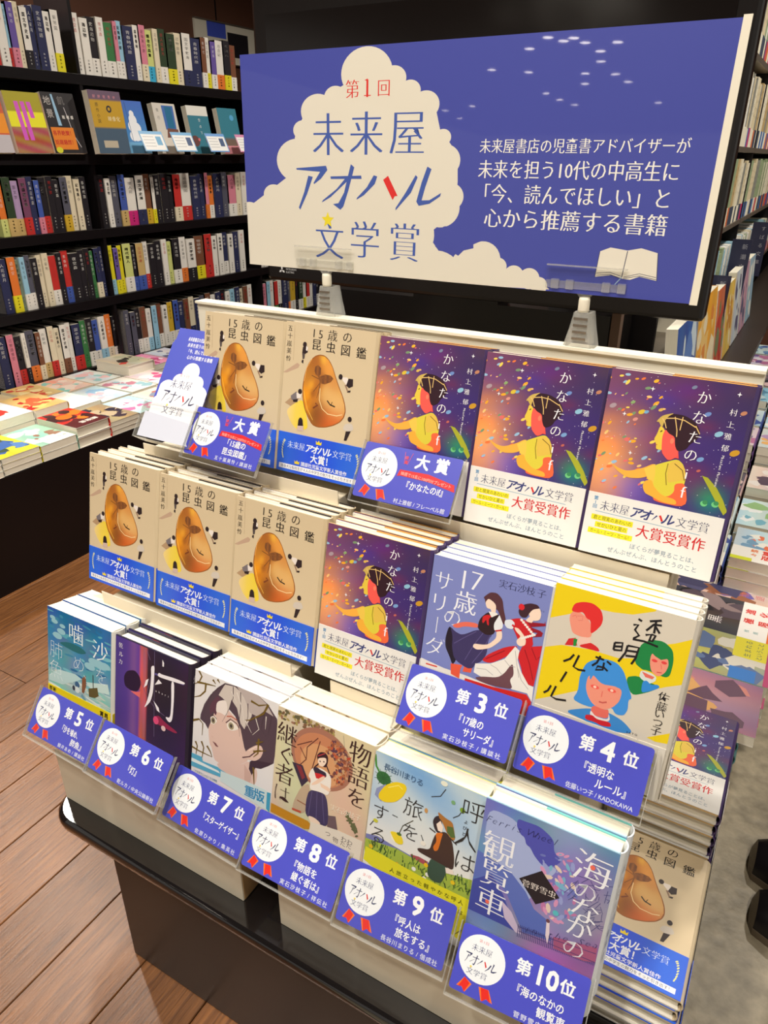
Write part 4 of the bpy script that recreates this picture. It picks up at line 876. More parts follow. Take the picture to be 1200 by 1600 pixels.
def riser(x0, x1, x1top, label):
    o = empty('stepped_riser', (x0, 0.45, TZ)); tag(o, label, 'riser', 'cream stepped book risers')
    z1, z2, z3 = R(-0.781) - TZ, R(-0.584) - TZ, R(-0.388) - TZ; w = x1 - x0
    m = MB(); m.box(0, 0, 0, w, 0.125, z1, 'riser'); m.build('step', o, bevel=0.001)
    m = MB(); m.box(0, 0.1255, 0, w, 0.24, z2, 'riser'); m.build('step', o, bevel=0.001)
    m = MB(); m.box(0, 0.2405, 0, w, 0.35, z3 - 0.16, 'riser'); m.box(0, 0.2405, z3 - 0.16, x1top - x0, 0.35, z3, 'riser'); m.build('step', o, bevel=0.001)
    for yy, zz, ww, nm in ((0, z1, w, .764), (0.1255, z2, w, .567), (0.2405, z3, x1top - x0, .376)):
        m = MB(); m.box(0, yy, zz - .001, ww, yy + .0012, R(-nm) - TZ - .001, 'riser'); m.build('front_lip', o)
    m = MB(); m.box(w + 0.0002, 0.002, 0.002, w + 0.001, 0.123, z1 - 0.002, 'kraft'); tag(m.build('side_board', o), 'bare brown cardboard side')
    return o
riser(-0.80, -0.462, -0.462, 'left cream stepped riser, under the beige insect-cover books')
riser(-0.403, -0.095, -0.064, 'right cream stepped riser, under the purple starry-cover books')
bb = empty('back_board', (-0.757, 0.786, R(-0.3875)))
tag(bb, 'long cream ledge board standing behind the top row of books', 'board')
m = MB(); m.box(0, 0, 0, 0.733, 0.016, 0.1995, 'board_white'); m.build('panel', bb, bevel=0.001)
m = MB(); m.box(0, -0.004, 0.1995, 0.733, 0.018, 0.2025, 'board_white'); m.build('top_strip', bb)

# ------------------------------------------------------------------ books
def book(label, a, belt, w, h, t, spine_col, hard, board_col, spine_text=None, spine_ink=(40, 40, 60), strip=None):
    """one upright book standing on its tail, front cover towards -y, spine on the right"""
    o = empty('book'); tag(o, label, 'book'); w = a.w
    W = w / 1000; H = h / 1000
    parts = [A_part(a)]
    ov = 0.003 if hard else 0.0; th = 0.0022 if hard else 0.0007
    parts.append(cbox(0, 0, 0, W, th, H, board_col)); parts.append(cbox(0, t - th, 0, W, t, H, board_col if not strip else (228, 224, 214)))
    if strip: parts.append(cbox(W * 0.42, t - th - .0002, H - .0009, W, t + .0001, H + 0.0002, strip)); parts.append(cbox(0.002, t - th - .0006, H - .0009, W * 0.42, t - th, H - 0.001, (236, 232, 222)))
    k = 7; pr = [(W + 0.0045 * math.sin(PI * i / (k - 1)) ** 0.6 if 0 < i < k - 1 else W, t * i / (k - 1)) for i in range(k)]
    inner = [(x - 0.0014, min(max(y, 0.0006), t - 0.0006)) for x, y in pr[::-1]]
    parts.append(cprism_z(pr + inner, 0, H, spine_col))
    if spine_text:
        s = Art(t * 1000, h); n = len(spine_text); s.vtext(spine_text, t * 500, h * .92, h * .92 - min(n * t * 620, h * .78), t * 560, spine_ink)
        parts.append(([(W + 0.0047, x / 1000, y / 1000) for x, y, z in s.V], s.F, [list(c) for c in s.C]))
    obj('jacket', art_mesh('jacket', parts), o)
    m = MB(); e = 0.0035 if hard else 0.0006
    m.box(e * .8, th, e, W - .001, t - th, H - e, 'pages'); m.build('page_block', o)
    if belt:
        b, bh = belt; B = bh / 1000
        pb = [A_part(b, origin=(0, -a.z * ZS - 0.0003, 0))]
        c0 = b.C[0]; y0 = -a.z * ZS - 0.0003; q = (tuple(int(255 * (12.92 * v if v <= .0031 else 1.055 * v ** (1 / 2.4) - .055)) for v in c0))
        pb.append(cbox(0, y0, 0, W + .0002, -0.00001, B, q)); pb.append(cbox(W + 0.0046, y0, 0, W + 0.0050, t, B, q))
        obj('belt', art_mesh('belt', pb), o)
    return o
th0 = math.radians(12.1); UP = Vector((0, math.sin(th0), math.cos(th0)))
first_use = {}
def stack(proto, tl, n, t, labels, group, h=0.19, dx=0.0, back=(0, 0), yaw=0.0):
    """n copies leaning back one behind another; tl = top-left corner of the front cover, lens coordinates"""
    base = Vector(tl) - h * UP; res = []
    for k in range(n):
        o = proto if id(proto) not in first_use else copy_tree(proto)
        first_use[id(proto)] = 1
        o.location = (base.x + dx * k + random.uniform(-.0012, .0012) * (k > 0), base.y + k * (t + 0.0009) / math.cos(th0), R(base.z) - .85 * math.sin(th0) * (t + .0009) * k)
        o.rotation_euler = (-th0, 0, yaw); o['label'] = labels[k]; o['group'] = group; res.append(o)
    return res
ORD = ['front', 'second', 'third', 'fourth', 'rearmost']
def lab(desc, place, n):
    return ['%s, %s copy, %s' % (desc, ('front' if k == 0 else 'rearmost' if k == n - 1 else ORD[k]), place) for k in range(n)]
aA, bA = art_insect(); aB, bB = art_if(); tA = 0.0165; tB = 0.0175
pA = book('', aA, (bA, 51.5), 131, 190, tA, (214, 196, 162), True, (216, 200, 170), '15歳の昆虫図鑑', (50, 40, 36), strip=(34, 28, 30))
pB = book('', aB, (bB, 64.5), 131, 190, tB, (74, 56, 110), True, (226, 190, 130), 'かなたのif', (240, 240, 250), strip=(206, 150, 70))
dA = 'beige book with amber stone and tiny people, blue band'; dB = 'purple book with star-lit child in yellow shirt, white band'
for tl, pl in (((-0.839, .628, -.378), 'left end of the middle row'), ((-.704, .629, -.381), 'second in the middle row'), ((-.568, .625, -.381), 'third in the middle row')):
    stack(pA, tl, 4, tA, lab('beige amber-stone book with blue band', pl, 4), 'beige amber-stone books')
for tl, pl in (((-.7005, .742, -.187), 'left end of the top row'), ((-.5635, .739, -.185), 'second in the top row')):
    stack(pA, tl, 2, tA, lab('beige amber-stone book with blue band', pl, 2), 'beige amber-stone books')
for tl, n, pl in (((-.427, .738, -.188), 2, 'in the centre of the top row'), ((-.292, .734, -.189), 2, 'fourth in the top row'), ((-.157, .728, -.187), 2, 'right end of the top row'), ((-.424, .614, -.377), 4, 'in the middle row')):
    stack(pB, tl, n, tB, lab('purple starry book with white band', pl, n), 'purple starry books')
a, b = art_dance(); pC = book('', a, None, 132, 190, .015, (226, 226, 232), False, (226, 228, 236), 'サリーダ', (60, 60, 90))
stack(pC, (-.289, .614, -.380), 4, .015, lab('periwinkle book with two dancing girls', 'in the middle row', 4), 'periwinkle dancer books')
a, b = art_rules(); pD = book('', a, (b, 57), 132, 190, .0155, (218, 212, 200), False, (232, 226, 210), '透明なルール', (60, 50, 50))
stack(pD, (-.1565, .615, -.3745), 4, .0155, lab('yellow book with three bright-haired teens', 'right end of the middle row', 4), 'yellow teen-portrait books')
a, b = art_sand(); pE = book('', a, (b, 67), 131, 190, .024, (230, 230, 224), False, (236, 232, 222))
stack(pE, (-.849, .520, -.577), 3, .024, lab('thick teal seaside book with yellow band', 'left end of the front row', 3), 'teal seaside books')
a, b = art_lamp(); pF = book('', a, None, 131, 191, .020, (40, 28, 52), True, (40, 38, 62), '灯', (230, 226, 236))
stack(pF, (-.709, .519, -.577), 3, .020, lab('dark purple hardback with white brushed title', 'in the front row', 3), 'dark purple hardbacks')
a, b = art_star(); pG = book('', a, None, 132, 190, .0205, (226, 226, 226), False, (238, 236, 234), 'スターゲイザー', (110, 90, 40))
stack(pG, (-.566, .518, -.576), 3, .0205, lab('white book with young man gazing upward', 'in the front row', 3), 'white upward-gaze books')
a, b = art_tale(); pH = book('', a, None, 132, 190, .030, (228, 216, 196), False, (232, 226, 208), '物語を継ぐ者は', (70, 50, 46))
stack(pH, (-.4335, .514, -.574), 2, .030, lab('tan book with schoolgirl before round window', 'in the front row', 2), 'tan schoolgirl books')
a, b = art_travel(); pI = book('', a, None, 133, 190, .026, (224, 220, 70), False, (236, 232, 150), '呼人は旅をする', (50, 56, 30))
stack(pI, (-.3005, .511, -.575), 2, .026, lab('pale sky book with lemon and cloaked wanderer', 'in the front row', 2), 'pale meadow books')
a, b = art_wheel(); pJ = book('', a, None, 131, 191, .023, (226, 232, 238), True, (170, 208, 232), '海のなかの観覧車', (60, 70, 120), strip=(110, 190, 186))
stack(pJ, (-.1695, .502, -.5655), 2, .023, lab('blue violet hardback with black diamond', 'right end of the front row', 2), 'blue violet hardbacks')
# flat piles at the right-hand side of the table
def pile(proto, x, y, ztop, n, t, desc, group, w=.131, yaw=0.0, jit=.003):
    for k in range(n):
        o = proto if id(proto) not in first_use else copy_tree(proto); first_use[id(proto)] = 1
        j = (random.uniform(-jit, jit) * (k > 0), random.uniform(-jit, jit) * (k > 0))
        o.rotation_euler = (-PI / 2, 0, yaw)
        o.location = (x + j[0], y + j[1], ztop - k * (t + 0.0012)); o['group'] = group
        o['label'] = desc % ('top copy' if k == 0 else '%s copy down' % ['', 'second', 'third', 'fourth', 'fifth', 'sixth', 'seventh', 'eighth', 'ninth', 'tenth', 'eleventh', 'twelfth'][k])
pile(pA, -.089, .539, R(-.771), 5, tA, 'beige amber-stone book lying flat, %s in the aisle pile', 'beige amber-stone books')
pile(pB, -.091, .753, R(-.718), 7, tB, 'purple starry book lying flat, %s in the aisle pile', 'purple starry books')

# ------------------------------------------------------------------ small background covers
def simple_cover(w, h, bg, seed, spots, title=None, ink=(30, 30, 40), band=None, light=None):
    rng = random.Random(seed); a = Art(w, h); l2 = light or bg
    a.grid(lambda x, y: [bg[i] + (l2[i] - bg[i]) * y / h + 10 * math.sin(x / 17 + seed + i) for i in range(3)], 5, 7)
    for c in spots:
        for _ in range(6):
            cx, cy = rng.uniform(.1, .9) * w, rng.uniform(.15, .88) * h; k = rng.randint(6, 9); r0 = rng.uniform(.05, .24) * w
            a.poly([(cx + r0 * rng.uniform(.5, 1.3) * math.cos(2 * PI * i / k), cy + r0 * rng.uniform(.5, 1.4) * math.sin(2 * PI * i / k)) for i in range(k)], c, raw=True)
    if band:
        a.poly([(0, 0), (w, 0), (w, h * .27), (0, h * .27)], band[0], raw=True)
        if len(band) > 2: a.text(band[2], w * .08, w * .92, h * .14, h * .11, band[1], off=.02)
    if title: a.vtext(title, w * .82, h * .95, h * .95 - len(title) * w * .19, w * .17, ink, off=.01)
    return a
def plain_book(a, w, h, t, spine, board=(236, 232, 222), hard=False):
    return book('', a, None, w, h, t, spine, hard, board)
def spec(seed, pal):
    return simple_cover(131, 190, pal[0], seed, pal[1:4], light=pal[4] if len(pal) > 4 else None)
# landscape piles further back on the same table (turned a quarter)
S3 = plain_book(simple_cover(128, 186, (146, 104, 128), 3, [(190, 120, 110), (200, 150, 90), (90, 60, 80)], light=(176, 130, 140)), 128, 186, .018, (90, 160, 168))
tealB = plain_book(simple_cover(128, 126, (80, 150, 160), 30, [(90, 170, 170)]), 128, 126, .020, (92, 158, 166))
a = simple_cover(128, 186, (150, 150, 140), 4, [(60, 70, 110), (210, 204, 190), (90, 110, 150)], light=(196, 188, 60)); a.poly([(0, 20), (34, 20), (34, 60), (0, 60)], (52, 116, 190), raw=True)
a.poly([(66, 0), (128, 0), (128, 60), (66, 60)], (220, 208, 50), raw=True); a.text('生まれる', 70, 124, 38, 12, (50, 90, 90)); a.text('ということ', 70, 124, 20, 11, (50, 90, 90)); a.poly([(0, 0), (128, 0), (128, 8), (0, 8)], (180, 60, 110), raw=True)
S4 = plain_book(a, 128, 186, .02, (60, 120, 130))
a = simple_cover(128, 186, (60, 52, 56), 5, [(30, 26, 30), (140, 120, 120), (84, 70, 80)]); a.vtext('暗黒', 40, 150, 80, 26, (228, 222, 216)); a.poly([(0, 0), (128, 0), (128, 56), (0, 56)], (240, 236, 230), raw=True)
a.vtext('進化', 96, 54, 6, 18, (214, 50, 40), off=.03); a.vtext('極限', 62, 54, 6, 18, (214, 50, 40), off=.03); a.vtext('推薦', 26, 50, 20, 9, (90, 150, 150)); a.poly([(0, 0), (128, 0), (128, 9), (0, 9)], (226, 110, 40), raw=True)
S5 = plain_book(a, 128, 186, .019, (214, 70, 50))
a = simple_cover(128, 186, (236, 214, 200), 6, [(250, 240, 236), (120, 110, 190), (170, 110, 80), (80, 80, 120)], light=(226, 196, 180)); a.vtext('青春', 40, 70, 14, 18, (220, 90, 90), off=.02); a.vtext('物語', 76, 70, 14, 18, (220, 120, 120)); a.poly([(86, 0), (128, 0), (128, 30), (100, 40)], (226, 60, 110), raw=True)
S6 = plain_book(a, 128, 186, .022, (240, 236, 228))
def lpile(proto, xr, y0, ztop, n, t, desc, group, w=.128, l=.186):
    """quarter-turned book: its head points to -x, its spine to the rear"""
    for k in range(n):
        o = proto if id(proto) not in first_use else copy_tree(proto); first_use[id(proto)] = 1
        o.rotation_euler = (-PI / 2, 0, PI / 2); o.location = (xr + random.uniform(-.003, .003) * (k > 0), y0 + random.uniform(-.002, .002) * (k > 0), ztop - k * (t + .0012))
        o['label'] = desc % ('topmost' if k == 0 else ['', 'second', 'third', 'fourth', 'fifth', 'sixth'][k] + ' from the top'); o['group'] = group
    return ztop - n * (t + .0012)
z = lpile(S3, .068, .966, R(-.755), 1, .018, 'mauve and orange book lying crosswise above the teal books, %s', 'crosswise books behind the purple pile')
pile(tealB, -.082, .968, z, 4, .0205, 'small teal book under the mauve crosswise one, %s', 'teal books under the mauve one')
lpile(S4, .074, 1.100, R(-.757), 5, .0192, 'grey yellow book lying crosswise behind the mauve one, %s', 'crosswise yellow-banded books')
lpile(S5, .070, 1.232, R(-.760), 5, .0188, 'black white book with red title lying crosswise, %s', 'crosswise black and white books')
# second table to the rear
t2 = empty('rear_display_table', (-.30, 1.42, 0)); tag(t2, 'rear black display table carrying many flat book piles along the aisle', 'table')
m = MB(); m.box(0, 0, TZ - .026, .42, 2.5, TZ, 'lacquer'); m.build('tabletop', t2, bevel=.004)
m = MB(); m.box(.05, .05, 0, .36, 2.45, TZ - .026, 'laminate'); m.build('body', t2)
lpile(S6, .068, 1.427 - .0655 + .004, R(-.79), 3, .0222, 'cream illustrated book with pink corner lying crosswise, %s', 'crosswise cream books')
pal = [((176, 206, 216), (70, 90, 160), (210, 232, 236), (110, 150, 190), (206, 226, 230)), ((196, 216, 222), (230, 120, 80), (240, 238, 228), (120, 160, 190)),
       ((150, 196, 214), (220, 236, 240), (90, 140, 170), (190, 214, 224)), ((196, 220, 226), (240, 244, 244), (120, 180, 200), (150, 190, 130)),
       ((92, 78, 92), (220, 190, 190), (40, 36, 50), (180, 130, 140)), ((226, 212, 206), (160, 120, 130), (240, 232, 226), (90, 70, 90)),
       ((214, 200, 216), (120, 90, 150), (240, 230, 236), (190, 120, 160)), ((210, 224, 220), (90, 130, 150), (236, 180, 110), (180, 150, 190))]
names = ['pale blue sky', 'pale blue and orange', 'sky blue', 'aqua and white', 'dark plum', 'cream and rose', 'lilac', 'mint and orange']
for j in range(9):
    for i in range(2):
        s = (j * 2 + i) % 8; w_, h_ = 108, 152
        a = simple_cover(w_, h_, pal[s][0], 40 + j * 2 + i, pal[s][1:4], light=pal[s][4] if len(pal[s]) > 4 else None)
        if j == 0:
            a.poly([(0, 0), (w_, 0), (w_, 62), (0, 62)], (240, 236, 228), raw=True); a.poly([(0, 0), (40, 0), (40, 14), (0, 14)], (214, 220, 50), raw=True)
            a.vtext('重版', 66, 60, 16, 21, (216, 64, 50), off=.03); a.vtext('続々', 42, 60, 22, 14, (226, 130, 80), off=.03); a.vtext('映画化', 92, 62, 20, 12, (110, 170, 190), off=.02)
        t = .022; p = plain_book(a, w_, h_, t, pal[s][1]); zt = -.735 + (.012 * j if j < 3 else .04 + .012 * j) + (.006 if i else 0)
        n = 4 if j < 3 else 5; nn = ['front', 'second', 'third', 'fourth', 'fifth', 'sixth', 'seventh', 'eighth', 'rearmost'][j]
        tbase = TZ; n = int(round((R(zt) - tbase) / (t + .0012))); zt2 = tbase + n * (t + .0012)
        pile(p, -.158 + i * .118 if j else -.15 + i * .118, 1.455 + j * .168, zt2, n, t, '%s book, ' % names[s] + '%s, ' + ('%s pile row, %s side, rear table' % (nn, 'aisle' if i else 'inner')), 'small paperbacks piled on the rear table', jit=.002)

# ------------------------------------------------------------------ rear bookcase beyond the table (faces the aisle)
RX = -.23
rc = empty('rear_bookcase', (RX, 1.37, 0)); tag(rc, 'dark bookcase behind the television with rows of small paperbacks', 'bookcase')
m = MB(); m.box(-.20, 0, 0, -.18, 3.2, 2.2, 'shelf_black'); m.build('back_panel', rc)
for y in (0, 1.05, 2.12, 3.18):
    m = MB(); m.box(-.18, y, 0, -.002, y + .016, 2.2, 'shelf_black'); m.build('upright', rc)
RCZ = [-.365, -.155, .024, .21]
for zz in RCZ:
    for y in (.016, 1.066, 2.136):
        m = MB(); m.box(-.18, y, R(zz) - .012, .0, (y + 1.034) if y < 2 else 3.18, R(zz), 'steel'); m.build('shelf', rc)
m = MB(); m.box(0.001, -.17, R(-.46) - .02, .125, 3.18, R(-.46), 'laminate'); m.build('ledge', rc)
m = MB(); m.box(0.001, -.15, TZ + .001, .012, 3.1, R(-.48), 'shelf_black'); m.build('ledge_support', rc)
PALR = {'tan': (190, 164, 116), 'cream': (220, 206, 172), 'ivory': (232, 224, 200), 'brown': (150, 116, 84), 'sage': (150, 166, 130), 'grey': (140, 140, 132), 'sky': (150, 190, 210), 'white': (236, 234, 226), 'olive': (150, 150, 90)}
rng = random.Random(11); meshes = {}
def small_spine(col, hh, low):
    k = (col, hh, low)
    if k not in meshes:
        c = PALR[col]; parts = [cbox(-.10, 0, 0, 0, .02, hh, c), cbox(-.09, -.0002, 0, .0006, .0202, hh * .28, low)]
        s = Art(20, hh * 1000); s.vtext('日本文学選'[:rng.randint(3, 5)], 10, hh * 920, hh * 420, 7, (70, 60, 50), off=-.01)
        parts.append(([(.0004, x / 1000, y / 1000) for x, y, z in s.V], s.F, [list(q) for q in s.C])); meshes[k] = art_mesh('paperback', parts, 'print_matt')
    return meshes[k]
ONES = ['', 'first', 'second', 'third', 'fourth', 'fifth', 'sixth', 'seventh', 'eighth', 'ninth', 'tenth', 'eleventh', 'twelfth', 'thirteenth', 'fourteenth', 'fifteenth', 'sixteenth', 'seventeenth', 'eighteenth', 'nineteenth']
TENS = {2: ('twenty', 'twentieth'), 3: ('thirty', 'thirtieth'), 4: ('forty', 'fortieth'), 5: ('fifty', 'fiftieth'), 6: ('sixty', 'sixtieth'), 7: ('seventy', 'seventieth')}
def ordw(k):
    return ONES[k] if k < 20 else (TENS[k // 10][1] if k % 10 == 0 else TENS[k // 10][0] + '-' + ONES[k % 10])
for r_, zz in enumerate(RCZ):
    y = 1.80; k = 0
    while y < 4.2:
        if 2.415 < y < 2.45: y = 2.455
        if 3.485 < y < 3.52: y = 3.525
        col = rng.choice([['sky', 'white', 'sage', 'white', 'ivory'], ['tan', 'cream', 'ivory', 'ivory', 'sage', 'grey'], ['tan', 'cream', 'ivory', 'cream', 'ivory', 'sage', 'grey', 'white'], ['sage', 'grey', 'white', 'cream']][r_])
        low = rng.choice([(70, 110, 170), (210, 110, 60), (190, 60, 110), (60, 70, 90), (236, 230, 210), (236, 230, 210)]); wdt = rng.uniform(.9, 2.4)
        o = obj('paperback', small_spine(col, rng.choice([.142, .148, .152]), low)); o.location = (RX - .004, y, R(zz) + .0002); o.scale = (1, wdt, 1)
        tag(o, '%s paperback, %s from the near end of the %s row, rear bookcase' % (col, ordw(k + 1), ['bottom', 'second', 'third', 'top'][r_]), 'book', 'paperbacks in the rear bookcase')
        y += .02 * wdt + .0012; k += 1
for j, (y, wd, hh, c1, c2) in enumerate(((1.205, .03, .13, (120, 100, 80), (180, 160, 130)), (1.245, .035, .135, (150, 120, 90), (236, 230, 214)), (1.29, .02, .14, (190, 110, 100), (230, 220, 200)))):
    p = plain_book(simple_cover(100, int(hh * 1000), c1, 70 + j, [c2, (90, 60, 50)]), 100, int(hh * 1000), wd, c1, c2)
    p.location = (-.222, y, R(-.46) + .0005)
    tag(p, ['brown book standing at the near end of the rear ledge', 'thick tan book standing second on the rear ledge', 'rose book standing third on the rear ledge'][j], 'book', 'books standing on the rear ledge')
for j, (y, w_, h_, c1, sp, nm) in enumerate(((1.335, 210, 195, (52, 92, 170), [(210, 226, 236), (90, 130, 200), (236, 240, 240)], 'blue and white'), (1.56, 250, 205, (236, 170, 56), [(240, 200, 120), (226, 140, 60), (240, 226, 190)], 'orange'),
                                             (1.83, 150, 190, (206, 110, 70), [(190, 60, 50), (120, 130, 90)], 'rust red'), (2.0, 148, 180, (226, 190, 90), [(240, 230, 200), (200, 140, 60)], 'yellow'), (2.17, 148, 190, (200, 206, 210), [(90, 90, 120)], 'pale grey'), (2.34, 148, 190, (190, 150, 170), [(90, 90, 120)], 'mauve'), (2.51, 148, 190, (150, 180, 200), [(230, 230, 220)], 'powder blue'))):
    p = plain_book(simple_cover(w_, h_, c1, 80 + j, sp), w_, h_, .02, c1); p.rotation_euler = (math.radians(-6), 0, PI / 2)
    p.location = (-.168, y, R(-.46) + .0030); tag(p, '%s illustrated book facing the aisle on the rear ledge' % nm, 'book', 'books facing the aisle')
for j, (y, zz, hh, t) in enumerate(((1.95, -.42, .17, '新潮文庫の'), (2.32, -.35, .15, '新潮文庫の'), (2.85, -.36, .17, 'すばる文庫'))):
    a = Art(50, hh * 1000, (44, 46, 74)); a.vtext(t, 34, hh * 960, hh * 960 - len(t) * 26, 15, (186, 186, 196), off=-.01); o = empty('shelf_sign', (RX + .0015, y, R(zz)))
    obj('plate', art_mesh('sign_plate', [A_part(a), cbox(0, 0, 0, .05, .0025, hh, (44, 46, 74))], 'print'), o)
    tag(o, ['navy sign plate just behind the orange book, rear bookcase', 'navy sign plate second along the rear bookcase', 'farthest navy sign plate on the rear bookcase'][j], 'sign', 'navy shelf sign plates')
# ------------------------------------------------------------------ left wall bookcase
SPX = -2.50
PAL = {'white': (232, 228, 220), 'cream': (226, 214, 186), 'black': (34, 30, 36), 'navy': (44, 48, 84), 'slate': (84, 84, 98), 'red': (196, 50, 46), 'blue': (66, 90, 170), 'sky': (150, 196, 220),
       'pink': (214, 130, 150), 'magenta': (200, 40, 120), 'purple': (104, 84, 160), 'lilac': (176, 150, 190), 'plum': (120, 70, 100), 'green': (60, 120, 70), 'darkgreen': (48, 66, 44), 'lime': (206, 212, 130),
       'yellow': (226, 214, 40), 'gold': (206, 168, 50), 'tan': (200, 170, 110), 'brown': (120, 76, 54), 'orange': (224, 120, 50), 'cyan': (60, 170, 210), 'sage': (120, 136, 116)}
ROWS = {
 'top': (.262, [(1.79, 'white/red:23 white:36 sky/red:14 purple/pink:27 cream:20 white/black:30 navy:25 navy:38 white:28 white/yellow:33'),
   (2.118, 'white:33 white:38 black/white:39 white:35 green/white:41 pink/white:20 sky/white:27 navy:53 white:28 pink/cream:33 lime/cyan:40 cream:29 darkgreen/white:41 darkgreen/yellow:49 cream:43 white/navy:51 navy:58 brown/white:31 white/yellow:30 purple/white:34 white/orange:49 black/yellow:43 brown/white:44')]),
 'third': (-.262, [(1.690, 'orange/lime:27 darkgreen/tan:34 lilac/tan:32 plum/red:32 navy:26 blue/pink:23 black/red:31 black:28 black:28 slate/gold:33 cream:29 cream:29 black:30'),
   (2.128, 'black:31 white:27 slate:40 blue/tan:36 white/magenta:51 white/navy:47 brown/gold:38 white/yellow:19 black:33 black:44 black:32 red/cream:45 white/red:60 navy:55 navy:37 pink/orange:23 orange/white:32 navy:58 slate:45 pink/white:54 cream:39 white:40')]),
 'fourth': (-.519, [(1.637, 'navy:37 orange/yellow:34 sage:17 sky/white:22 slate/white:22 black:27 cream:23 cream:27 red/white:33 black:24 red/blue:34 black:44 black:26 black:25 green:21 navy/cream:26 navy:18'),
   (2.122, 'yellow/sky:27 purple/yellow:25 yellow:25 lime/white:46 black/blue:23 tan/blue:42 white/red:30 black:37 black:37 white:32 lime:32 black/white:46 white/orange:41 white/black:55 brown/yellow:63 red/red:51 white:37 white:38 navy/white:38 white:39 navy:40 white:41'),
   (3.08, 'white:32 navy/white:40 black:34 lime/white:38 white/sky:36 slate:44 cream/red:30 navy:36 white:40 black/yellow:34 pink/white:38 white:30 tan:40 navy:44')]),
 'fifth': (-.780, [(1.569, 'navy:39 pink:30 black/red:32 white/black:18 slate/orange:37 brown/cream:23 white/tan:33 cream/red:29 cream:25 white/brown:30 white:25 navy/red:41 green:28 black/white:30 blue/white:33 white/sky:33 orange/cream:31 black/white:24'),
   (2.157, 'slate:30 slate:30 black/white:30 brown/white:31 white/sky:31 sky:32 brown/white:32 white:33 gold/white:33 blue/white:34 navy/yellow:38 brown:31 cream/navy:36 navy:40 slate/white:34 brown/cream:38 white/sky:34 navy:36 black:38 white/yellow:32 sky/white:36 navy:34 cream:30 brown:34 white:36'),
   (3.08, 'pink/orange:36 sky/red:30 white:36 red/green:32 white/black:34 navy:52 slate/orange:26 gold/white:42 black:30 darkgreen/white:40 white/yellow:38 red/white:30 white:30 navy:34 black/white:36')])}
sp_mesh = {}; rngs = random.Random(21)
KAN = '未明の砦地図中国文学史海辺物語夜空森青春時代旅人花星月日記暗黒小説選集'
def spine_mesh(top, low, v):
    k = (top, low, v)
    if k in sp_mesh: return sp_mesh[k]
    h = (.186, .19, .178)[v]; c = PAL[top]; parts = [cbox(-.128, 0, 0, -.001, .03, h, (224, 216, 198))]
    parts.append(cbox(-.0012, 0, 0, 0, .03, h, c)); parts.append(cbox(-.128, 0, 0, 0, .0007, h, c)); parts.append(cbox(-.128, .0293, 0, 0, .03, h, c))
    if low: parts.append(cbox(-.127, -.0003, 0, .0004, .0303, h * .31, PAL[low]))
    def inkc(cc): return (240, 238, 232) if sum(cc) < 400 else (40, 38, 44)
    s = Art(30, h * 1000); i0 = rngs.randrange(len(KAN) - 6); n = rngs.choice([3, 4, 5])
    ink = inkc(c) if rngs.random() < .8 else (190, 60, 60)
    s.vtext(KAN[i0:i0 + n], 15, h * 930, h * 930 - n * 16, 13, ink, off=-.012 if rngs.random() < .6 else .01)
    s.vtext(KAN[i0 + 1:i0 + 5], 15, h * 290, h * 60, 6, inkc(PAL[low] if low else c), off=.01)
    parts.append(([(.0008, x / 1000, y / 1000) for x, y, z in s.V], s.F, [list(q) for q in s.C]))
    sp_mesh[k] = art_mesh('spine_book', parts, 'print_matt'); return sp_mesh[k]
BAY = ['left bay', 'middle bay', 'far bay']
NUM = ['first', 'second', 'third', 'fourth', 'fifth', 'sixth', 'seventh', 'eighth', 'ninth', 'tenth', 'eleventh', 'twelfth']
for rn, (zz, bays) in ROWS.items():
    for bi, (y, t) in enumerate(bays):
        toks = t.split()
        for i, tk in enumerate(toks):
            nm, wd = tk.split(':'); wd = int(wd) / 1000; top, _, low = nm.partition('/')
            o = obj('shelved_book', spine_mesh(top, low, (i * 7 + bi) % 3)); o.location = (SPX - (.004, 0, .007, .002)[i % 4], y + .0006, R(zz) + .0003); o.scale = (1, (wd - .0012) / .03, 1)
            pos = (NUM[i] + ' from its left end') if i < 12 else ((NUM[len(toks) - 1 - i] + ' from its right end') if len(toks) - 1 - i < 12 else '' + ordw(i + 1) + ' from its left end')
            tag(o, '%s spine%s, %s, %s shelf, %s' % (top, ' with %s lower band' % low if low else '', pos, rn, BAY[bi]), 'book', 'upright books in the left bookcase')
            y += wd
lc = empty('wall_bookcase', (-2.49, .2, 0)); tag(lc, 'tall black bookcase along the left wall with projecting book ledge', 'bookcase')
LY = 4.4
m = MB(); m.box(-.20, 0, 0, -.17, LY, R(.80), 'shelf_black'); m.v = [(x, y, min(z, R(.25))) for x, y, z in m.v]; m.build('back_panel', lc)
for zz in (.262, 0.0, -.262, -.519, -.780):
    m = MB(); m.box(-.17, 0, R(zz) - .034, .006, LY, R(zz), 'shelf_black'); m.build('shelf', lc, bevel=.001)
for y in (.66, 1.28, 2.100, 3.055, 4.0):
    m = MB(); m.box(-.17, y - .2, R(-.82), .004, y - .2 + .014, R(.85 if y < 3 else .24), 'shelf_black'); m.build('upright', lc)
m = MB(); m.box(0.0, 0, 0, .62, LY, R(-.822), 'shelf_black'); m.build('ledge_cabinet', lc)
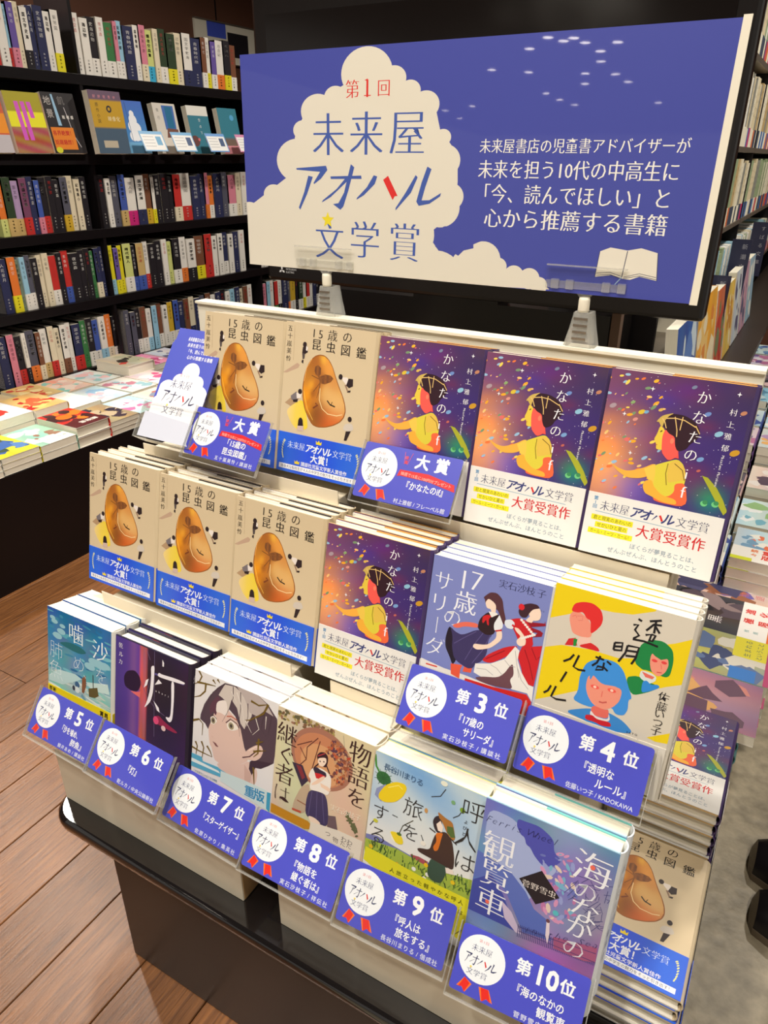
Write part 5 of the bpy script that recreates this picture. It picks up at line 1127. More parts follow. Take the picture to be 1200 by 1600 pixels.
# framed light panel on the wall above the top shelf
lp = empty('wall_panel', (-3.0995, 3.40, R(.452))); lp.scale = (1, 1.144, 1.144); tag(lp, 'cream framed wall panel above the far end of the top shelf', 'panel')
m = MB(); m.box(0, 0, 0, .012, .80, .16, 'board_white'); m.build('board', lp)
for q, z0 in (((0, 0, -.004, .016, .80, 0), 0), ((0, 0, .16, .016, .80, .166), 0)):
    m = MB(); m.box(*q, 'steel'); m.build('frame_bar', lp)
a = Art(130, 60, (70, 90, 200)); m_ = art_mesh('blue_label', [([(x / 1000 * 0 + .0125, y / 1000 * 0 + x / 1000, y / 1000) for x, y, z in a.V], a.F, a.C)], 'print'); obj('blue_label', m_, lp, (0, .08, .1))
a = Art(150, 100, (30, 28, 34)); m_ = art_mesh('black_label', [([(.0125, x / 1000, y / 1000) for x, y, z in a.V], a.F, a.C)], 'print'); obj('black_label', m_, lp, (0, .22, .03))
# face-out books on the second shelf
def face_out(name_lab, y, w_, h_, a, t, c, tilt=10, x=-2.435, hard=False, yaw=0):
    p = plain_book(a, w_, h_, t, c, hard=hard); p.rotation_euler = (math.radians(-tilt), 0, PI / 2 + yaw); p.location = (x - .03, y, R(0.0) + t * math.sin(math.radians(tilt)) + .0005); tag(p, name_lab, 'book', 'face-out books on the second shelf'); return p
a = Art(125, 186, (206, 96, 60)); a.poly([(0, 60), (125, 60), (125, 120), (0, 120)], (240, 150, 40), raw=True); a.poly([(0, 0), (125, 0), (125, 55), (0, 55)], (196, 190, 196), raw=True)
face_out('orange and grey face-out book at the left end of the second shelf', 1.645, 125, 186, a, .02, (200, 90, 50))
a = Art(140, 190); a.grid(lambda x, y: (170, 100 + 30 * math.sin(y / 6 + x / 20), 70 + 20 * math.sin(y / 9)) if y < 80 else ((236, 232, 40) if y < 128 else (170, 160, 36)), 8, 48)
for x in (38, 62, 86): a.poly([(x, 40 + (x > 80) * 70), (x + 16, 40 + (x > 80) * 70), (x + 12, 160), (x - 4, 160)], (214, 90, 200), raw=True)
face_out('yellow face-out book with magenta stripes over a brown landscape', 1.785, 140, 190, a, .02, (190, 120, 60))
a = Art(140, 196, (34, 30, 34)); a.poly([(45, 90), (60, 90), (50, 190), (42, 190)], (150, 190, 220), raw=True); a.vtext('地景', 22, 190, 108, 30, (196, 190, 186)); a.vtext('飢', 80, 192, 150, 30, (120, 116, 116)); a.line([(86, 150), (92, 120), (100, 60), (120, 20)], 2.5, (200, 196, 200), raw=True)
a.text('既視感', 66, 120, 118, 12, (230, 226, 220), off=.02); a.poly([(8, 12), (104, 12), (104, 84), (8, 84)], (226, 130, 40), raw=True); a.text('各界絶賛！', 12, 100, 66, 17, (190, 40, 30), off=.02); a.text('話題騒然！', 12, 100, 36, 17, (190, 40, 30), off=.02); a.ell(22, 10, 14, 10, (210, 210, 50), raw=True)
face_out('black face-out book with orange band and pale title', 1.932, 140, 196, a, .02, (30, 28, 30))
a = Art(150, 210); a.grid(lambda x, y: (196, 156, 50) if 90 < y < 178 else ((76, 96, 116) if y <= 90 else (110, 90, 110)), 3, 30)
a.text('好評発売中', 14, 130, 190, 12, (230, 150, 160)); a.ell(84, 150, 12, 12, (50, 50, 60), raw=True); a.ell(84, 150, 6, 6, (196, 156, 50), raw=True); a.text('映像化', 70, 130, 118, 18, (236, 226, 190)); a.vtext('原作小説', 30, 172, 100, 15, (60, 50, 40)); a.poly([(30, 20), (96, 20), (96, 44), (30, 44)], (190, 180, 160), raw=True)
face_out('gold and slate book in a clear case, left end of the middle bay', 2.10, 150, 210, a, .028, (90, 110, 130), tilt=6, x=-2.40)
a = Art(128, 188); a.grid(lambda x, y: (70 + max(0, 60 - y) * .8, 110 + 40 * (1 - y / 188), 196), 6, 10); cloud(a, [(64, 120, 20), (56, 96, 22), (76, 90, 22), (66, 70, 26), (50, 62, 18), (84, 64, 18), (64, 142, 12)], (240, 242, 246)); a.poly([(0, 0), (128, 0), (128, 40), (0, 40)], (110, 170, 210), raw=True); a.line([(44, 40), (40, 186)], 2, (60, 76, 120), raw=True)
face_out('face-out book with white cloud on blue sky', 2.268, 128, 188, a, .024, (236, 220, 216))
a = Art(128, 188, (216, 210, 200)); a.poly([(52, 90), (112, 90), (116, 180), (50, 180)], (70, 110, 180), raw=True); a.poly([(66, 96), (104, 96), (104, 176), (66, 176)], (40, 110, 150), raw=True); a.poly([(50, 60), (120, 60), (120, 92), (60, 96)], (120, 80, 70), raw=True); a.vtext('夜行', 24, 176, 120, 14, (60, 60, 70))
face_out('grey white face-out book with blue window picture', 2.452, 128, 188, a, .026, (226, 220, 208))
a = Art(128, 188, (60, 126, 146)); a.poly([(0, 150), (128, 150), (128, 188), (0, 188)], (230, 228, 220), raw=True); a.ell(20, 50, 26, 22, (110, 70, 66), raw=True); a.ell(110, 56, 26, 20, (90, 66, 50), raw=True); a.vtext('空の下', 68, 146, 70, 14, (236, 236, 236)); a.ell(44, 56, 7, 6, (220, 110, 110), raw=True)
face_out('teal face-out book with cream top strip', 2.645, 128, 188, a, .026, (222, 222, 206))
a = Art(128, 188); a.grid(lambda x, y: (60 + 60 * (y < 70), 130 - 30 * (y < 70), 150 - 60 * (y < 70)), 4, 16); a.ell(90, 150, 14, 12, (90, 170, 220), raw=True); a.poly([(0, 0), (128, 0), (128, 34), (0, 34)], (226, 150, 160), raw=True)
face_out('blue green face-out book beside the banner edge', 2.84, 128, 188, a, .026, (216, 216, 200))
for j, (y, bc) in enumerate(((2.298, (120, 176, 220)), (2.468, (120, 176, 220)), (2.672, (110, 160, 220)), (2.868, (214, 140, 180)))):
    a = Art(122, 78, bc); a.poly([(5, 5), (117, 5), (117, 66), (5, 66)], (240, 240, 238), raw=True); a.poly([(78, 24), (106, 24), (106, 58), (78, 58)], (110, 170, 210) if j == 0 else (70, 90, 130), raw=True)
    for k in range(4): a.line([(12, 56 - k * 12), (68, 56 - k * 12)], 1.6, (150, 150, 160), raw=True)
    o = empty('notice_card', (-2.425, y, R(.0005))); o.rotation_euler = (math.radians(-24), 0, PI / 2)
    obj('card', art_mesh('card', [A_part(a), cbox(0, 0, 0, .122, .001, .078, (236, 236, 232))]), o, (0, -.03, -.02 * 0))
    tag(o, ['pale blue bordered card before the cloud book', 'pale blue bordered card before the grey white book', 'blue bordered card before the teal book', 'pink bordered card beside the banner edge'][j], 'card', 'bordered notice cards on the second shelf')
# flat piles on the ledge below the bookcase
LZ = R(-.822)
def ledge_pile(x, y, n, t, a, c, desc, ww=.121, hard=False, yaw=0.0):
    w_, h_ = a.w, a.h
    p = plain_book(a, w_, h_, t, c, hard=hard)
    for k in range(n):
        o = p if k == 0 else copy_tree(p); z = LZ + (n - k) * (t + .001)
        o.rotation_euler = (-PI / 2, 0, PI / 2 + yaw + random.uniform(-.012, .012) * (k > 0)); o.location = (x, y, z + .0002); o['group'] = 'flat piles on the left ledge'
        o['label'] = '%s, %s' % (desc, ['topmost of its pile', 'second in its pile', 'third in its pile', 'fourth in its pile'][k])
L = [  # front row along the aisle edge (x, y, copies, thickness, base colour, spots, extras)
 (-1.872, .86, 3, .017, (214, 190, 150), [(120, 90, 80), (236, 226, 200)], 'tan book at the near end of the left ledge'),
 (-1.872, .985, 3, .017, (196, 206, 200), [(90, 130, 110), (226, 200, 120)], 'grey green book near the near end of the left ledge'),
 (-1.874, 1.112, 3, .0165, (214, 204, 50), [(50, 90, 160), (60, 80, 60), (90, 130, 190)], 'blue and yellow book on the left ledge'),
 (-1.872, 1.240, 2, .0235, (150, 200, 180), [(150, 110, 90), (236, 226, 214), (240, 236, 226)], 'mint and brown book on the left ledge'),
 (-1.870, 1.368, 2, .033, (210, 44, 32), [(226, 120, 30), (90, 20, 24), (60, 20, 24)], 'thick red book on the left ledge'),
 (-1.872, 1.494, 3, .0145, (166, 146, 110), [(60, 46, 60), (190, 170, 140), (50, 44, 60)], 'tan and dark book on the left ledge'),
 (-1.874, 1.622, 2, .020, (190, 220, 226), [(220, 120, 170), (240, 240, 236)], 'pale blue and pink book on the left ledge front'),
 (-1.872, 1.750, 2, .020, (226, 216, 206), [(190, 120, 110), (140, 150, 170)], 'cream book further along the ledge front'),
 (-1.872, 1.878, 2, .022, (216, 206, 190), [(120, 120, 140)], 'grey cream book far along the ledge front'),
 # second row
 (-2.078, .985, 3, .022, (226, 150, 60), [(200, 60, 40), (240, 220, 160)], 'orange book in the second ledge row'),
 (-2.074, 1.118, 3, .026, (226, 130, 60), [(206, 40, 36), (240, 226, 170), (240, 236, 226)], 'orange and red book in the second ledge row'),
 (-2.076, 1.250, 3, .028, (240, 236, 230), [(246, 244, 240), (206, 60, 50)], 'white topped book in the second ledge row'),
 (-2.078, 1.382, 3, .027, (222, 180, 110), [(190, 40, 34), (240, 200, 120), (226, 100, 60)], 'golden and red book in the second ledge row'),
 (-2.080, 1.515, 1, .052, (240, 238, 232), [(236, 230, 216)], 'thick white book in the second ledge row'),
 (-2.078, 1.648, 2, .020, (196, 216, 224), [(150, 190, 220), (230, 236, 236), (240, 190, 200)], 'pale blue book in the second ledge row'),
 (-2.078, 1.780, 2, .021, (230, 226, 222), [(190, 120, 140), (150, 190, 200)], 'white and rose book in the second ledge row'),
 (-2.078, 1.910, 2, .021, (226, 210, 214), [(220, 90, 140), (240, 236, 236)], 'pale pink book in the second ledge row'),
 # rear row
 (-2.285, 1.25, 2, .024, (150, 130, 110), [(90, 70, 60)], 'brown book in the rear ledge row'),
 (-2.285, 1.39, 2, .022, (226, 200, 150), [(200, 90, 60)], 'sand coloured book in the rear ledge row'),
 (-2.285, 1.525, 2, .024, (226, 190, 120), [(210, 80, 60), (240, 220, 160)], 'amber book in the rear ledge row'),
 (-2.285, 1.658, 2, .020, (236, 196, 176), [(130, 200, 190), (240, 160, 140), (240, 220, 206)], 'peach and mint book in the rear ledge row'),
 (-2.285, 1.790, 2, .020, (220, 226, 226), [(150, 200, 200), (236, 190, 190)], 'pale grey book in the rear ledge row'),
 (-2.250, 1.925, 2, .040, (206, 198, 172), [(210, 80, 70), (60, 56, 50), (190, 190, 160)], 'thick sand coloured book with red mark in the rear ledge row'),
 (-2.285, 2.075, 2, .022, (236, 150, 190), [(240, 220, 230), (200, 60, 120)], 'pink book in the rear ledge row'),
 (-2.285, 2.21, 2, .022, (206, 206, 214), [(90, 90, 130)], 'grey violet book in the rear ledge row')]
for j, (x, y, n, t, c, sp, desc) in enumerate(L):
    w_ = 124 if j != 22 else 132; a = simple_cover(w_, 188, c, 200 + j, sp)
    if j == 4: a.ell(50, 120, 26, 24, (236, 110, 20), raw=True); a.poly([(0, 0), (124, 0), (124, 50), (0, 62)], (84, 18, 22), raw=True)
    if j == 4: a.text('冒険譚', 40, 108, 34, 22, (230, 220, 210), off=.02)
    if j == 2: a.poly([(0, 60), (90, 70), (96, 120), (0, 120)], (60, 100, 170), raw=True)
    if j == 3: a.poly([(30, 0), (124, 0), (124, 60), (30, 50)], (240, 238, 230), raw=True); a.text('小さな春', 44, 118, 34, 14, (90, 120, 90))
    ledge_pile(x, y, n, t, a, c if j != 1 else (200, 200, 190), desc, hard=j in (4, 22))

# ------------------------------------------------------------------ television on a black stand
tv = empty('television', (-.878, 1.10, R(-.205))); tag(tv, 'black flat television behind the blue banner', 'television')
m = MB(); m.box(0, 0, 0, .752, .035, .012 + .42, 'tv_black'); tvf = m.build('frame', tv, bevel=.006)
m = MB(); m.box(.028, -.0015, .045, .724, .002, .404, 'tv_screen'); m.build('screen', tv)
m = MB(); m.box(.06, .035, .05, .66, .075, .38, 'tv_black'); m.build('rear_housing', tv, bevel=.01)
a = Art(752, 44)
def dia(x, y, ang, s=4.2):
    c, s_ = math.cos(ang), math.sin(ang); P = [(0, 0), (s * .5, s * .29 * 3), (0, s * 1.73), (-s * .5, s * .29 * 3)]
    a.poly([(x + px_ * c - py * s_, y + px_ * s_ + py * c) for px_, py in P], (214, 214, 214), raw=True)
for k in range(3): dia(34, 19, k * 2 * PI / 3)
a.text('MITSUBISHI', 43, 66, 21.5, 4.4, (190, 190, 190), off=.01); a.text('ELECTRIC', 43, 61, 16.5, 4.4, (190, 190, 190), off=.01)
v = [(x / 1000, -.0004 - z * ZS, y / 1000) for x, y, z in a.V]; obj('maker_mark', art_mesh('maker_mark', [(v, a.F, a.C)]), tvf)
st = empty('television_stand', (-.82, 1.185, 0)); tag(st, 'black cabinet stand under the television', 'stand')
m = MB(); m.box(0, 0, TZ + .0005, .55, .16, R(-.225), 'tv_black'); m.box(.2, .0, R(-.225), .36, .05, R(.05), 'tv_black'); m.build('column', st)
m = MB(); m.box(.552, 0, TZ + .0005, .566, .02, R(-.20), 'wood_post'); m.build('edge_post', st)
st.location.z = 0

# ------------------------------------------------------------------ banner
BW, BH = 532, 228
a = Art(BW, BH); a.soft = False; q = [(372, 76), (1178, 36), (1083, 487), (392, 405)]
a.poly([(0, 0), (BW, 0), (BW, BH), (0, BH)], (66, 74, 160), raw=True)
T = Hm(q, BW, BH, (370, 70), 3.243); a.T = T
CL = (222, 216, 200)
lobes = [(660, 130, 135), (800, 160, 66), (885, 225, 55), (965, 300, 72), (1055, 470, 42), (1060, 590, 84), (1090, 775, 70), (1040, 830, 100), (880, 960, 130), (500, 250, 58), (410, 320, 88), (335, 415, 50), (310, 570, 110), (190, 740, 52), (70, 830, 56), (700, 420, 260), (640, 700, 330), (380, 900, 250), (150, 980, 180), (1020, 1190, 140), (1200, 1140, 110)]
for x, y, r in lobes:
    c = T((x, y)); e = T((x + r, y)); f = T((x, y + r)); a.ell(c[0], c[1], abs(e[0] - c[0]), abs(f[1] - c[1]), CL, raw=True, n=36, step=False)
T2 = Hm(q, BW, BH, (750, 0), 2.667)
a.poly([T(p) for p in ((540, 190), (660, 60), (860, 190), (960, 260), (1020, 330), (1040, 430), (1090, 500), (1130, 560), (1130, 700), (1120, 800), (1060, 900), (900, 1020), (300, 1020), (60, 1000), (60, 800), (260, 650), (300, 420), (360, 300))], CL, raw=True, step=False)
a.poly([T((40, 800)), T((300, 700)), T((1000, 1000)), T((1100, 1150)), T((900, 1232)), T((40, 1110))], CL, raw=True, step=False)
for x, y, r in ((20, 1090, 75), (85, 1120, 36), (150, 1160, 42), (215, 1175, 44), (255, 1205, 36)):
    c = T2((x, y)); e = T2((x + r, y)); f = T2((x, y + r)); a.ell(c[0], c[1], abs(e[0] - c[0]), abs(f[1] - c[1]), CL, raw=True, n=30, step=False)
a.poly([T2((-20, 1100)), T2((255, 1180)), T2((300, 1222)), T2((-100, 1190))], CL, raw=True, step=False)
# blue notch between the two clouds
a.poly([T((1008, 955)), T((1060, 925)), T((1125, 920)), T((1210, 960)), T((1210, 1040)), T((1160, 1050)), T((1132, 1076)), T((1085, 1045)), T((1015, 1028)), T((1018, 990))], (66, 74, 160), raw=True)
a.poly([T2((-30, 740)), T2((0, 740)), T2((10, 1015)), T2((-30, 1030))], (66, 74, 160), raw=True)
IK = (62, 88, 166)
a.poly([(648, 243), (683, 243), (683, 248), (648, 248)], RED); a.poly([(650, 166), (667, 158), (667, 172)], RED)
for c, p, s in (('第', (588, 210), 19), ('1', (665, 203), 25), ('回', (750, 208), 17)): a.at(c, p, s, RED, serif=True)
for c, p in zip('未来屋', ((465, 440), (660, 440), (872, 440))): a.at(c, p, 47, IK, serif=True, sx=.97)
for c, p in zip('文学賞', ((475, 982), (655, 982), (857, 1000))): a.at(c, p, 44, IK, serif=True, sx=.97)
for P_ in ([(303, 608), (455, 600), (462, 622), (430, 665), (395, 692), (392, 685), (425, 630), (305, 616)], [(365, 648), (388, 655), (360, 740), (325, 820), (318, 808), (345, 730)],
           [(478, 655), (635, 655), (638, 672), (480, 668)], [(582, 595), (600, 612), (570, 730), (545, 810), (530, 826), (492, 796), (520, 792), (548, 740)], [(560, 660), (575, 672), (480, 760), (435, 786), (440, 775), (510, 720)],
           [(700, 655), (718, 662), (705, 700), (650, 755), (612, 777), (614, 768), (665, 715)], [(915, 660), (925, 672), (890, 750), (812, 837), (812, 825), (862, 750)],
           [(975, 618), (996, 632), (965, 720), (945, 790), (985, 790), (1045, 755), (1040, 772), (985, 808), (930, 817), (918, 795), (945, 700)]): a.poly(P_, IK)
a.poly([(748, 680), (773, 660), (822, 764), (808, 764), (797, 784), (788, 766)], (216, 40, 36))
cx, cy = T((466, 876)); a.poly([(cx + (9 if i % 2 == 0 else 4) * math.sin(i * PI / 5), cy + (9 if i % 2 == 0 else 4) * math.cos(i * PI / 5)) for i in range(10)], (232, 214, 40), raw=True)
Wb = (236, 234, 228)
a.text('未来屋書店の児童書アドバイザーが', 306, 509, 134, 14.2, Wb, off=.008, serif=True)
a.text('未来を担う10代の中高生に', 306, 504, 113, 18.5, Wb, off=.008, serif=True)
a.text('「今、読んでほしい」と', 304, 501, 90.5, 19.5, Wb, off=.008, serif=True)
a.text('心から推薦する書籍', 316, 501, 67.5, 20.5, Wb, off=.008, serif=True)
a.T = T2; K = (60, 62, 90)
a.poly([(492, 1175), (515, 1070), (560, 1055), (632, 1070), (690, 1062), (760, 1085), (752, 1200), (680, 1180), (640, 1192), (600, 1185), (560, 1170)], (228, 222, 206))
a.line([(632, 1072), (605, 1180)], .8, K); a.line([(605, 1180), (575, 1210)], 1.0, (150, 176, 210))
for d in (0, 9): a.line([(498, 1160 + d), (555, 1158 + d), (602, 1176 + d)], .5, K); a.line([(612, 1180 + d * .6), (680, 1168 + d), (750, 1186 + d)], .5, K)
a.line([(492, 1175), (515, 1070)], .5, K); a.line([(760, 1085), (752, 1200)], .6, K)
bn = empty('banner', (-.6335, .7495, R(-.1245))); tag(bn, 'wide blue banner with white cloud and award title, held by two clear clips', 'banner')
bn.rotation_euler = (math.radians(-2.2), 0, math.radians(-.3))
parts = [A_part(a, origin=(0, -.0006, 0)), cbox(0, -.0006, 0, BW / 1000, .0006, BH / 1000, (238, 236, 232))]
obj('sheet', art_mesh('sheet', parts, 'print_film'), bn)
m = MB(); m.box(BW / 1000, -.0008, -.001, BW / 1000 + .007, .0008, BH / 1000 + .002, 'board_white'); m.build('edge_strip', bn)

# ------------------------------------------------------------------ clear holders
def clip_stand(x, y, label):
    o = empty('clear_clip', (x, y, R(-.185))); tag(o, label, 'clip', 'clear clips holding the banner')
    m = MB(); m.prism([(-.014, .0), (.014, .0), (.011, .012), (.0085, .026), (.0072, .037), (-.0072, .037), (-.0085, .026), (-.011, .012)], -.006, -.003, 'y', 'clear_frost')
    m.prism([(-.017, .0), (-.012, .0), (-.008, .02), (-.006, .036), (-.009, .036), (-.0125, .018)], -.003, .016, 'y', 'clear_frost')
    m.prism([(.012, .0), (.017, .0), (.0125, .018), (.009, .036), (.006, .036), (.008, .02)], -.003, .016, 'y', 'clear_frost'); m.prism([(-.012, .002), (.012, .002), (.008, .036), (-.008, .036)], .013, .016, 'y', 'clear_frost')
    m.build('grip', o)
    m = MB()
    for k in range(4): m.box(-.0075, -.0075, .008 + k * .007, .0075, -.006, .0105 + k * .007, 'steel')
    m.build('spring', o)
    m = MB(); m.lathe([(0, .036), (.0055, .0365), (.006, .039), (.006, .049), (.0055, .0515), (0, .052)], 'board_white', (0, 0, 0), 14); tag(m.build('ball_joint', o), 'white ball joint')
    m = MB(); m.prism([(-.004, .051), (.004, .051), (.016, .063), (.012, .063), (.003, .054), (-.003, .054), (-.012, .063), (-.016, .063)], -.003, .003, 'y', 'clear_frost')
    m.box(-.042, -.006, .060, .042, .006, .0675, 'clear_frost')
    for k in (-.036, -.02, .018, .034): m.box(k, -.0078, .0595, k + .008, .0078, .069, 'clear_frost')
    m.build('jaw', o)
    m = MB(); m.box(-.042, -.0085, .064, .042, -.0075, .084, 'clear'); ff = m.build('front_flap', o)
    m = MB(); m.box(-.042, -.0089, .0825, .042, -.0071, .084, 'clear_frost'); m.build('flap_rim', ff)
    return o
clip_stand(-.538, .792, 'left clear clip under the cloud end of the banner')
c2 = clip_stand(-.210, .792, 'right clear clip under the open book drawing')
# the banner foot sits in the jaws: keep both at the same depth
bn.location.y = .790; bn.location.x = -.6585; bn.scale = (1.04, 1, 1.04); bn.location.z = R(-.1295)

CARDS = [('5', [('『沙を噛め、', 58, 98), ('肺魚』', 84, 112)], '鯨井あめ / 講談社', (-.826, .472, -.679), 37, -.9, .064, 'thick teal seaside books'),
 ('6', [('『灯』', 60, 84)], '乾ルカ / 中央公論新社', (-.678, .457, -.661), 38.2, -1.7, .0625, 'dark purple hardbacks'),
 ('7', [('『スターゲイザー』', 56, 120)], '佐原ひかり / 集英社', (-.5605, .466, -.6875), 37.6, -1.7, .0635, 'white upward-gaze books'),
 ('8', [('『物語を', 60, 96), ('継ぐ者は』', 66, 108)], '実石沙枝子 / 祥伝社', (-.4326, .466, -.693), 42, .5, .064, 'tan schoolgirl books'),
 ('9', [('『呼人は', 60, 94), ('旅をする』', 68, 112)], '長谷川まりる / 偕成社', (-.301, .457, -.684), 33, 2.5, .066, 'pale meadow books'),
 ('10', [('『海のなかの', 58, 108), ('観覧車』', 84, 120)], '菅野雪虫 / 講談社', (-.1625, .449, -.681), 38, 3.2, .061, 'blue violet hardbacks'),
 ('3', [('『17歳の', 62, 94), ('サリーダ』', 74, 112)], '実石沙枝子 / 講談社', (-.290, .571, -.495), 38, 1.3, .0655, 'periwinkle dancer books'),
 ('4', [('『透明な', 62, 96), ('ルール』', 80, 115)], '佐藤いつ子 / KADOKAWA', (-.160, .579, -.502), 32, .1, .0655, 'yellow teen-portrait books'),
 ('G', [('「15歳の', 62, 99), ('昆虫図鑑」', 63, 110)], '五十嵐美怜 / 講談社', (-.677, .686, -.300), 34, -2.6, .0645, 'beige amber-stone books of the top row'),
 ('G', [('『かなたのif』', 60, 116)], '村上雅郁 / フレーベル館', (-.424, .700, -.3055), 34, 1.2, .067, 'purple starry books of the top row')]
for rk, ln, au, tl, tilt, yaw, hh, under in CARDS:
    a = art_card(rk, ln, au, rk == 'G'); s = hh / .066; t = math.radians(tilt); h = hh; yw = math.radians(yaw)
    D = Vector((math.sin(yw) * math.sin(t), -math.cos(yw) * math.sin(t), -math.cos(t)))
    o = empty('rank_card', Vector(tl) + D * h + Vector((0, 0, EYE))); o.rotation_euler = (-t, 0, yw)
    nm = {'G': 'grand prize'}.get(rk, 'rank %s' % rk)
    tag(o, 'blue %s card with white badge before the %s' % (nm, under), 'sign', 'blue award cards in clear pockets')
    a.V = [(x, y * s, z) for x, y, z in a.V]
    obj('card', art_mesh('card', [A_part(a), cbox(.003, 0, .0, .122, .0006, h, (70, 76, 190))]), o)
    m = MB(); m.box(-.002, -.0030, -.0065, .128, -.0026, h + .001, 'clear'); m.box(-.002, .0010, -.0065, .128, .0014, h + .001, 'clear'); pk = m.build('pocket', o)
    m = MB(); m.box(-.002, -.0032, -.0075, .128, .0016, -.0062, 'clear_frost'); m.box(-.0026, -.003, -.007, -.0018, .0014, h + .001, 'clear_frost'); m.box(.1278, -.003, -.007, .1286, .0014, h + .001, 'clear_frost'); m.build('pocket_edge', pk)
    m = MB(); zf = math.cos(t); # foot: a bent clear strip dropping to the step behind the card
    m.box(.045, .002, 0, .08, .0026, h * .5, 'clear'); m.build('bracket', o)
# leaflets in a clear pocket at the left end of the top row
fh = .138; tf = math.radians(36); a = Art(85, 138, (74, 84, 184))
cloud(a, [(46, 76, 15), (30, 62, 11), (62, 62, 12), (14, 46, 16), (46, 50, 26), (70, 44, 17), (26, 30, 24), (60, 24, 26), (0, 30, 16), (84, 30, 8)], (240, 240, 246), [(0, 0), (85, 0), (85, 34), (0, 34)])
logo(a, 10, 68, 14, 74, ink=(70, 74, 110), kat=(50, 52, 84))
for i, (t, x0, x1) in enumerate((('未来屋書店の児童書アドバイザーが', 22, 82), ('未来を担う10代の中高生に', 24, 82), ('「今、読んでほしい」と', 26, 80), ('心から推薦する書籍', 30, 76))): a.text(t, x0, x1, 124 - i * 8.6, 6.4, (232, 234, 244), off=.01)
lf0 = None
for k in range(5):
    if lf0 is None:
        o = obj('leaflet', art_mesh('leaflet', [A_part(a), cbox(0, 0, 0, .085, .0004, fh, (74, 84, 184))])); lf0 = o
    else: o = lf0.copy(); COL.objects.link(o)
    o.rotation_euler = (-tf, 0, 0); o.location = (-.763 + .0012 * k, .7375 - fh * math.sin(tf) + .0030 * k, R(-.2350 - fh * math.cos(tf)) + .0030 * k + (.006 if k == 4 else 0))
    tag(o, ['blue cloud leaflet at the front of the clear pocket', 'blue leaflet second in the clear pocket', 'blue leaflet third in the clear pocket', 'blue leaflet fourth in the clear pocket', 'rearmost blue leaflet sticking up in the clear pocket'][k], 'leaflet', 'blue cloud leaflets in the clear pocket')
ph = empty('leaflet_pocket', (-.768, .7345 - fh * math.sin(tf), R(-.2385 - fh * math.cos(tf)))); ph.rotation_euler = (-tf, 0, 0); tag(ph, 'clear plastic pocket holding blue cloud leaflets', 'holder')
m = MB(); m.box(-.004, -.004, 0, .098, -.0035, .052, 'clear'); m.box(-.004, -.004, 0, .098, .020, .0008, 'clear_frost'); m.build('front_wall', ph)
m = MB(); m.box(-.004, .0195, 0, .098, .020, .10, 'clear'); m.build('back_wall', ph)
m = MB(); m.box(-.0046, -.0045, 0, -.0036, .020, .052, 'clear_frost'); m.box(-.004, -.0046, .0508, .098, -.0034, .052, 'clear_frost'); m.box(.0974, -.0045, 0, .0984, .020, .052, 'clear_frost'); m.build('pocket_edge', ph)
a = Art(96, 36); a.poly([(0, 0), (96, 0), (96, 30), (0, 36)], (214, 218, 236), raw=True); obj('paper_slip', art_mesh('paper_slip', [A_part(a)]), ph, (0, -.0012, .003))

# ------------------------------------------------------------------ the customer in the aisle on the right
pn = empty('person', (.283, 1.085, 0)); tag(pn, 'person in dark clothes and black shoes with taupe toes at right edge', 'person')
def skin(name, joints, edges, m, lvl=2):
    me = bpy.data.meshes.new(name); me.from_pydata([j[0] for j in joints], edges, []); me.materials.append(MATS[m]); o = obj(name, me, pn)
    sk = o.modifiers.new('skin', 'SKIN'); sk.use_smooth_shade = True
    bpy.context.view_layer.update()
    for i, j in enumerate(joints): me.skin_vertices[0].data[i].radius = (j[1], j[2] if len(j) > 2 else j[1])
    me.skin_vertices[0].data[0].use_root = True
    sb = o.modifiers.new('sub', 'SUBSURF'); sb.levels = lvl; sb.render_levels = lvl
    return o
B = [((0, 0, .90), .125, .15), ((0, 0, 1.08), .10, .14), ((0, 0, 1.30), .11, .17), ((0, 0, 1.42), .07, .11), ((0, 0, 1.49), .05), ((-.01, 0, 1.56), .055),
     ((0, .08, .84), .085), ((-.01, .07, .47), .055), ((.0, .056, .10), .040), ((0, -.08, .84), .085), ((-.01, -.07, .47), .055), ((.0, -.056, .10), .040),
     ((0, .19, 1.40), .055), ((.02, .24, 1.12), .042), ((-.06, .22, .90), .03), ((0, -.19, 1.40), .055), ((.02, -.24, 1.12), .042), ((-.06, -.22, .90), .03)]
skin('body', B, [(0, 1), (1, 2), (2, 3), (3, 4), (4, 5), (0, 6), (6, 7), (7, 8), (0, 9), (9, 10), (10, 11), (3, 12), (12, 13), (13, 14), (3, 15), (15, 16), (16, 17)], 'coat_cloth')
m = MB(); m.lathe([(0, 1.535), (.03, 1.54), (.055, 1.57), (.072, 1.62), (.076, 1.67), (.07, 1.72), (.05, 1.755), (0, 1.77)], 'skin', (-.015, 0, 0), 18)
m.prism([(-.088, 1.655), (-.108, 1.625), (-.086, 1.618)], -.009, .009, 'y', 'skin'); m.lathe([(0, 1.592), (.02, 1.594), (0, 1.600)], 'shoe_toe', (-.075, 0, 0), 8); m.build('head', pn)
m = MB()
for s_ in (-1, 1): m.lathe([(0, 1.661), (.008, 1.665), (0, 1.670)], 'hair', (-.083, .026 * s_, 0), 8)
m.build('eyes', pn)
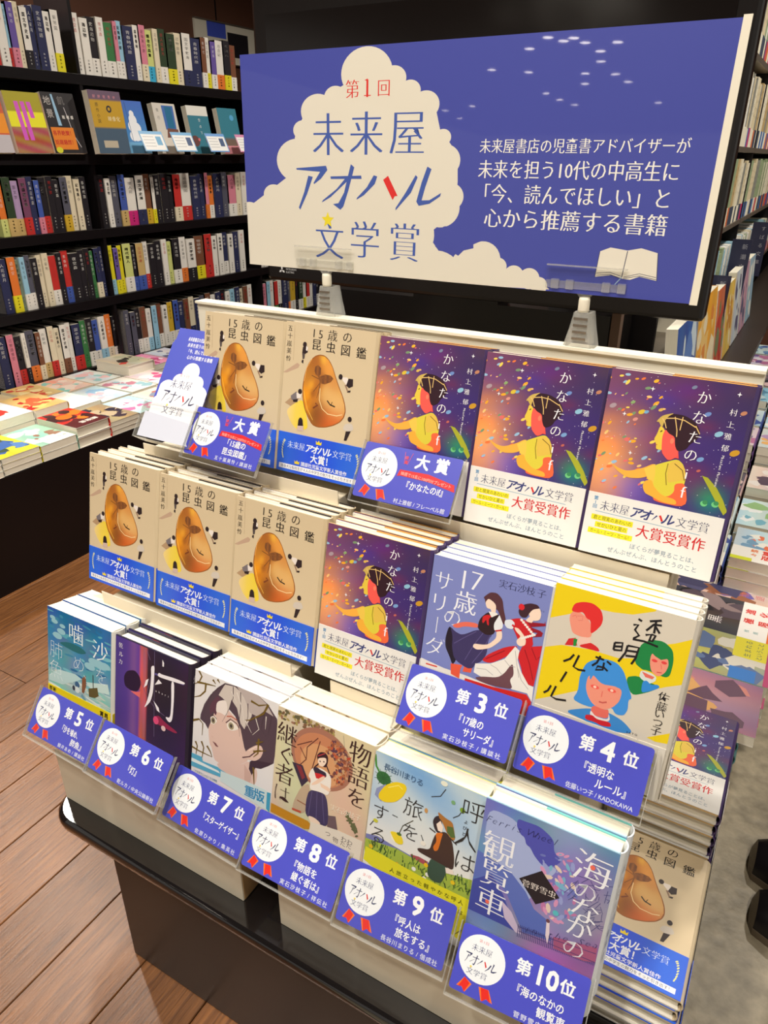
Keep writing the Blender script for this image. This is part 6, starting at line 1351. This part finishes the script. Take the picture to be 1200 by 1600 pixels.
m = MB(); m.lathe([(.081, 1.63), (.084, 1.68), (.078, 1.73), (.055, 1.77), (0, 1.785)], 'hair', (.008, 0, 0), 18); m.build('hair', pn)
for s_, dx in ((1, 0), (-1, .012)):
    hy = .10 * s_ - .02
    skin('hand', [((-.065, .215 * s_, .875), .02), ((-.075, .212 * s_, .84), .024, .014), ((-.082, .212 * s_, .80), .02, .012)], [(0, 1), (1, 2)], 'skin', 1)
    for f in range(5):
        if f < 4: P_ = [((-.068 - .009 * f, .212 * s_, .80), .0085), ((-.072 - .009 * f, .208 * s_, .772 - .004 * (f in (1, 2))), .0075), ((-.072 - .008 * f, .200 * s_, .752 - .006 * (f in (1, 2))), .0065)]
        else: P_ = [((-.062, .205 * s_, .845), .009), ((-.05, .192 * s_, .82), .008), ((-.055, .186 * s_, .80), .007)]
        skin('finger', P_, [(0, 1), (1, 2)], 'skin', 1)
    prof_ = []
    def shoe(cy, cx):
        m = MB(); secs = [(-.172, .020, .018), (-.165, .036, .034), (-.135, .048, .050), (-.09, .052, .064), (-.03, .046, .082), (.03, .040, .098), (.075, .038, .100), (.098, .026, .085)]
        vs = []; N = 14
        for x, w, h in secs:
            for k in range(N):
                t = PI * k / (N - 1); vs.append((cx + x, cy + w * math.cos(t), .012 + h * max(0.0, math.sin(t)) ** .8))
        fs = [(i * N + k, i * N + k + 1, (i + 1) * N + k + 1, (i + 1) * N + k) for i in range(len(secs) - 1) for k in range(N - 1)]
        fs += [tuple(range(N))[::-1], tuple(range((len(secs) - 1) * N, len(secs) * N))]
        toe = [f for f in fs if max(vs[i][0] for i in f) < cx - .146]; up = [f for f in fs if f not in toe]
        m.add(vs, up, 'shoe', True); m.add(vs, toe, 'shoe_toe', True)
        sole = [(cx + x, cy + w * 1.04) for x, w, h in secs] + [(cx + x, cy - w * 1.04) for x, w, h in secs[::-1]]
        m.prism(sole, 0.0, .014, 'z', 'shoe_toe'); m.build('shoe', pn)
    shoe(.056 * s_, .015 + dx)
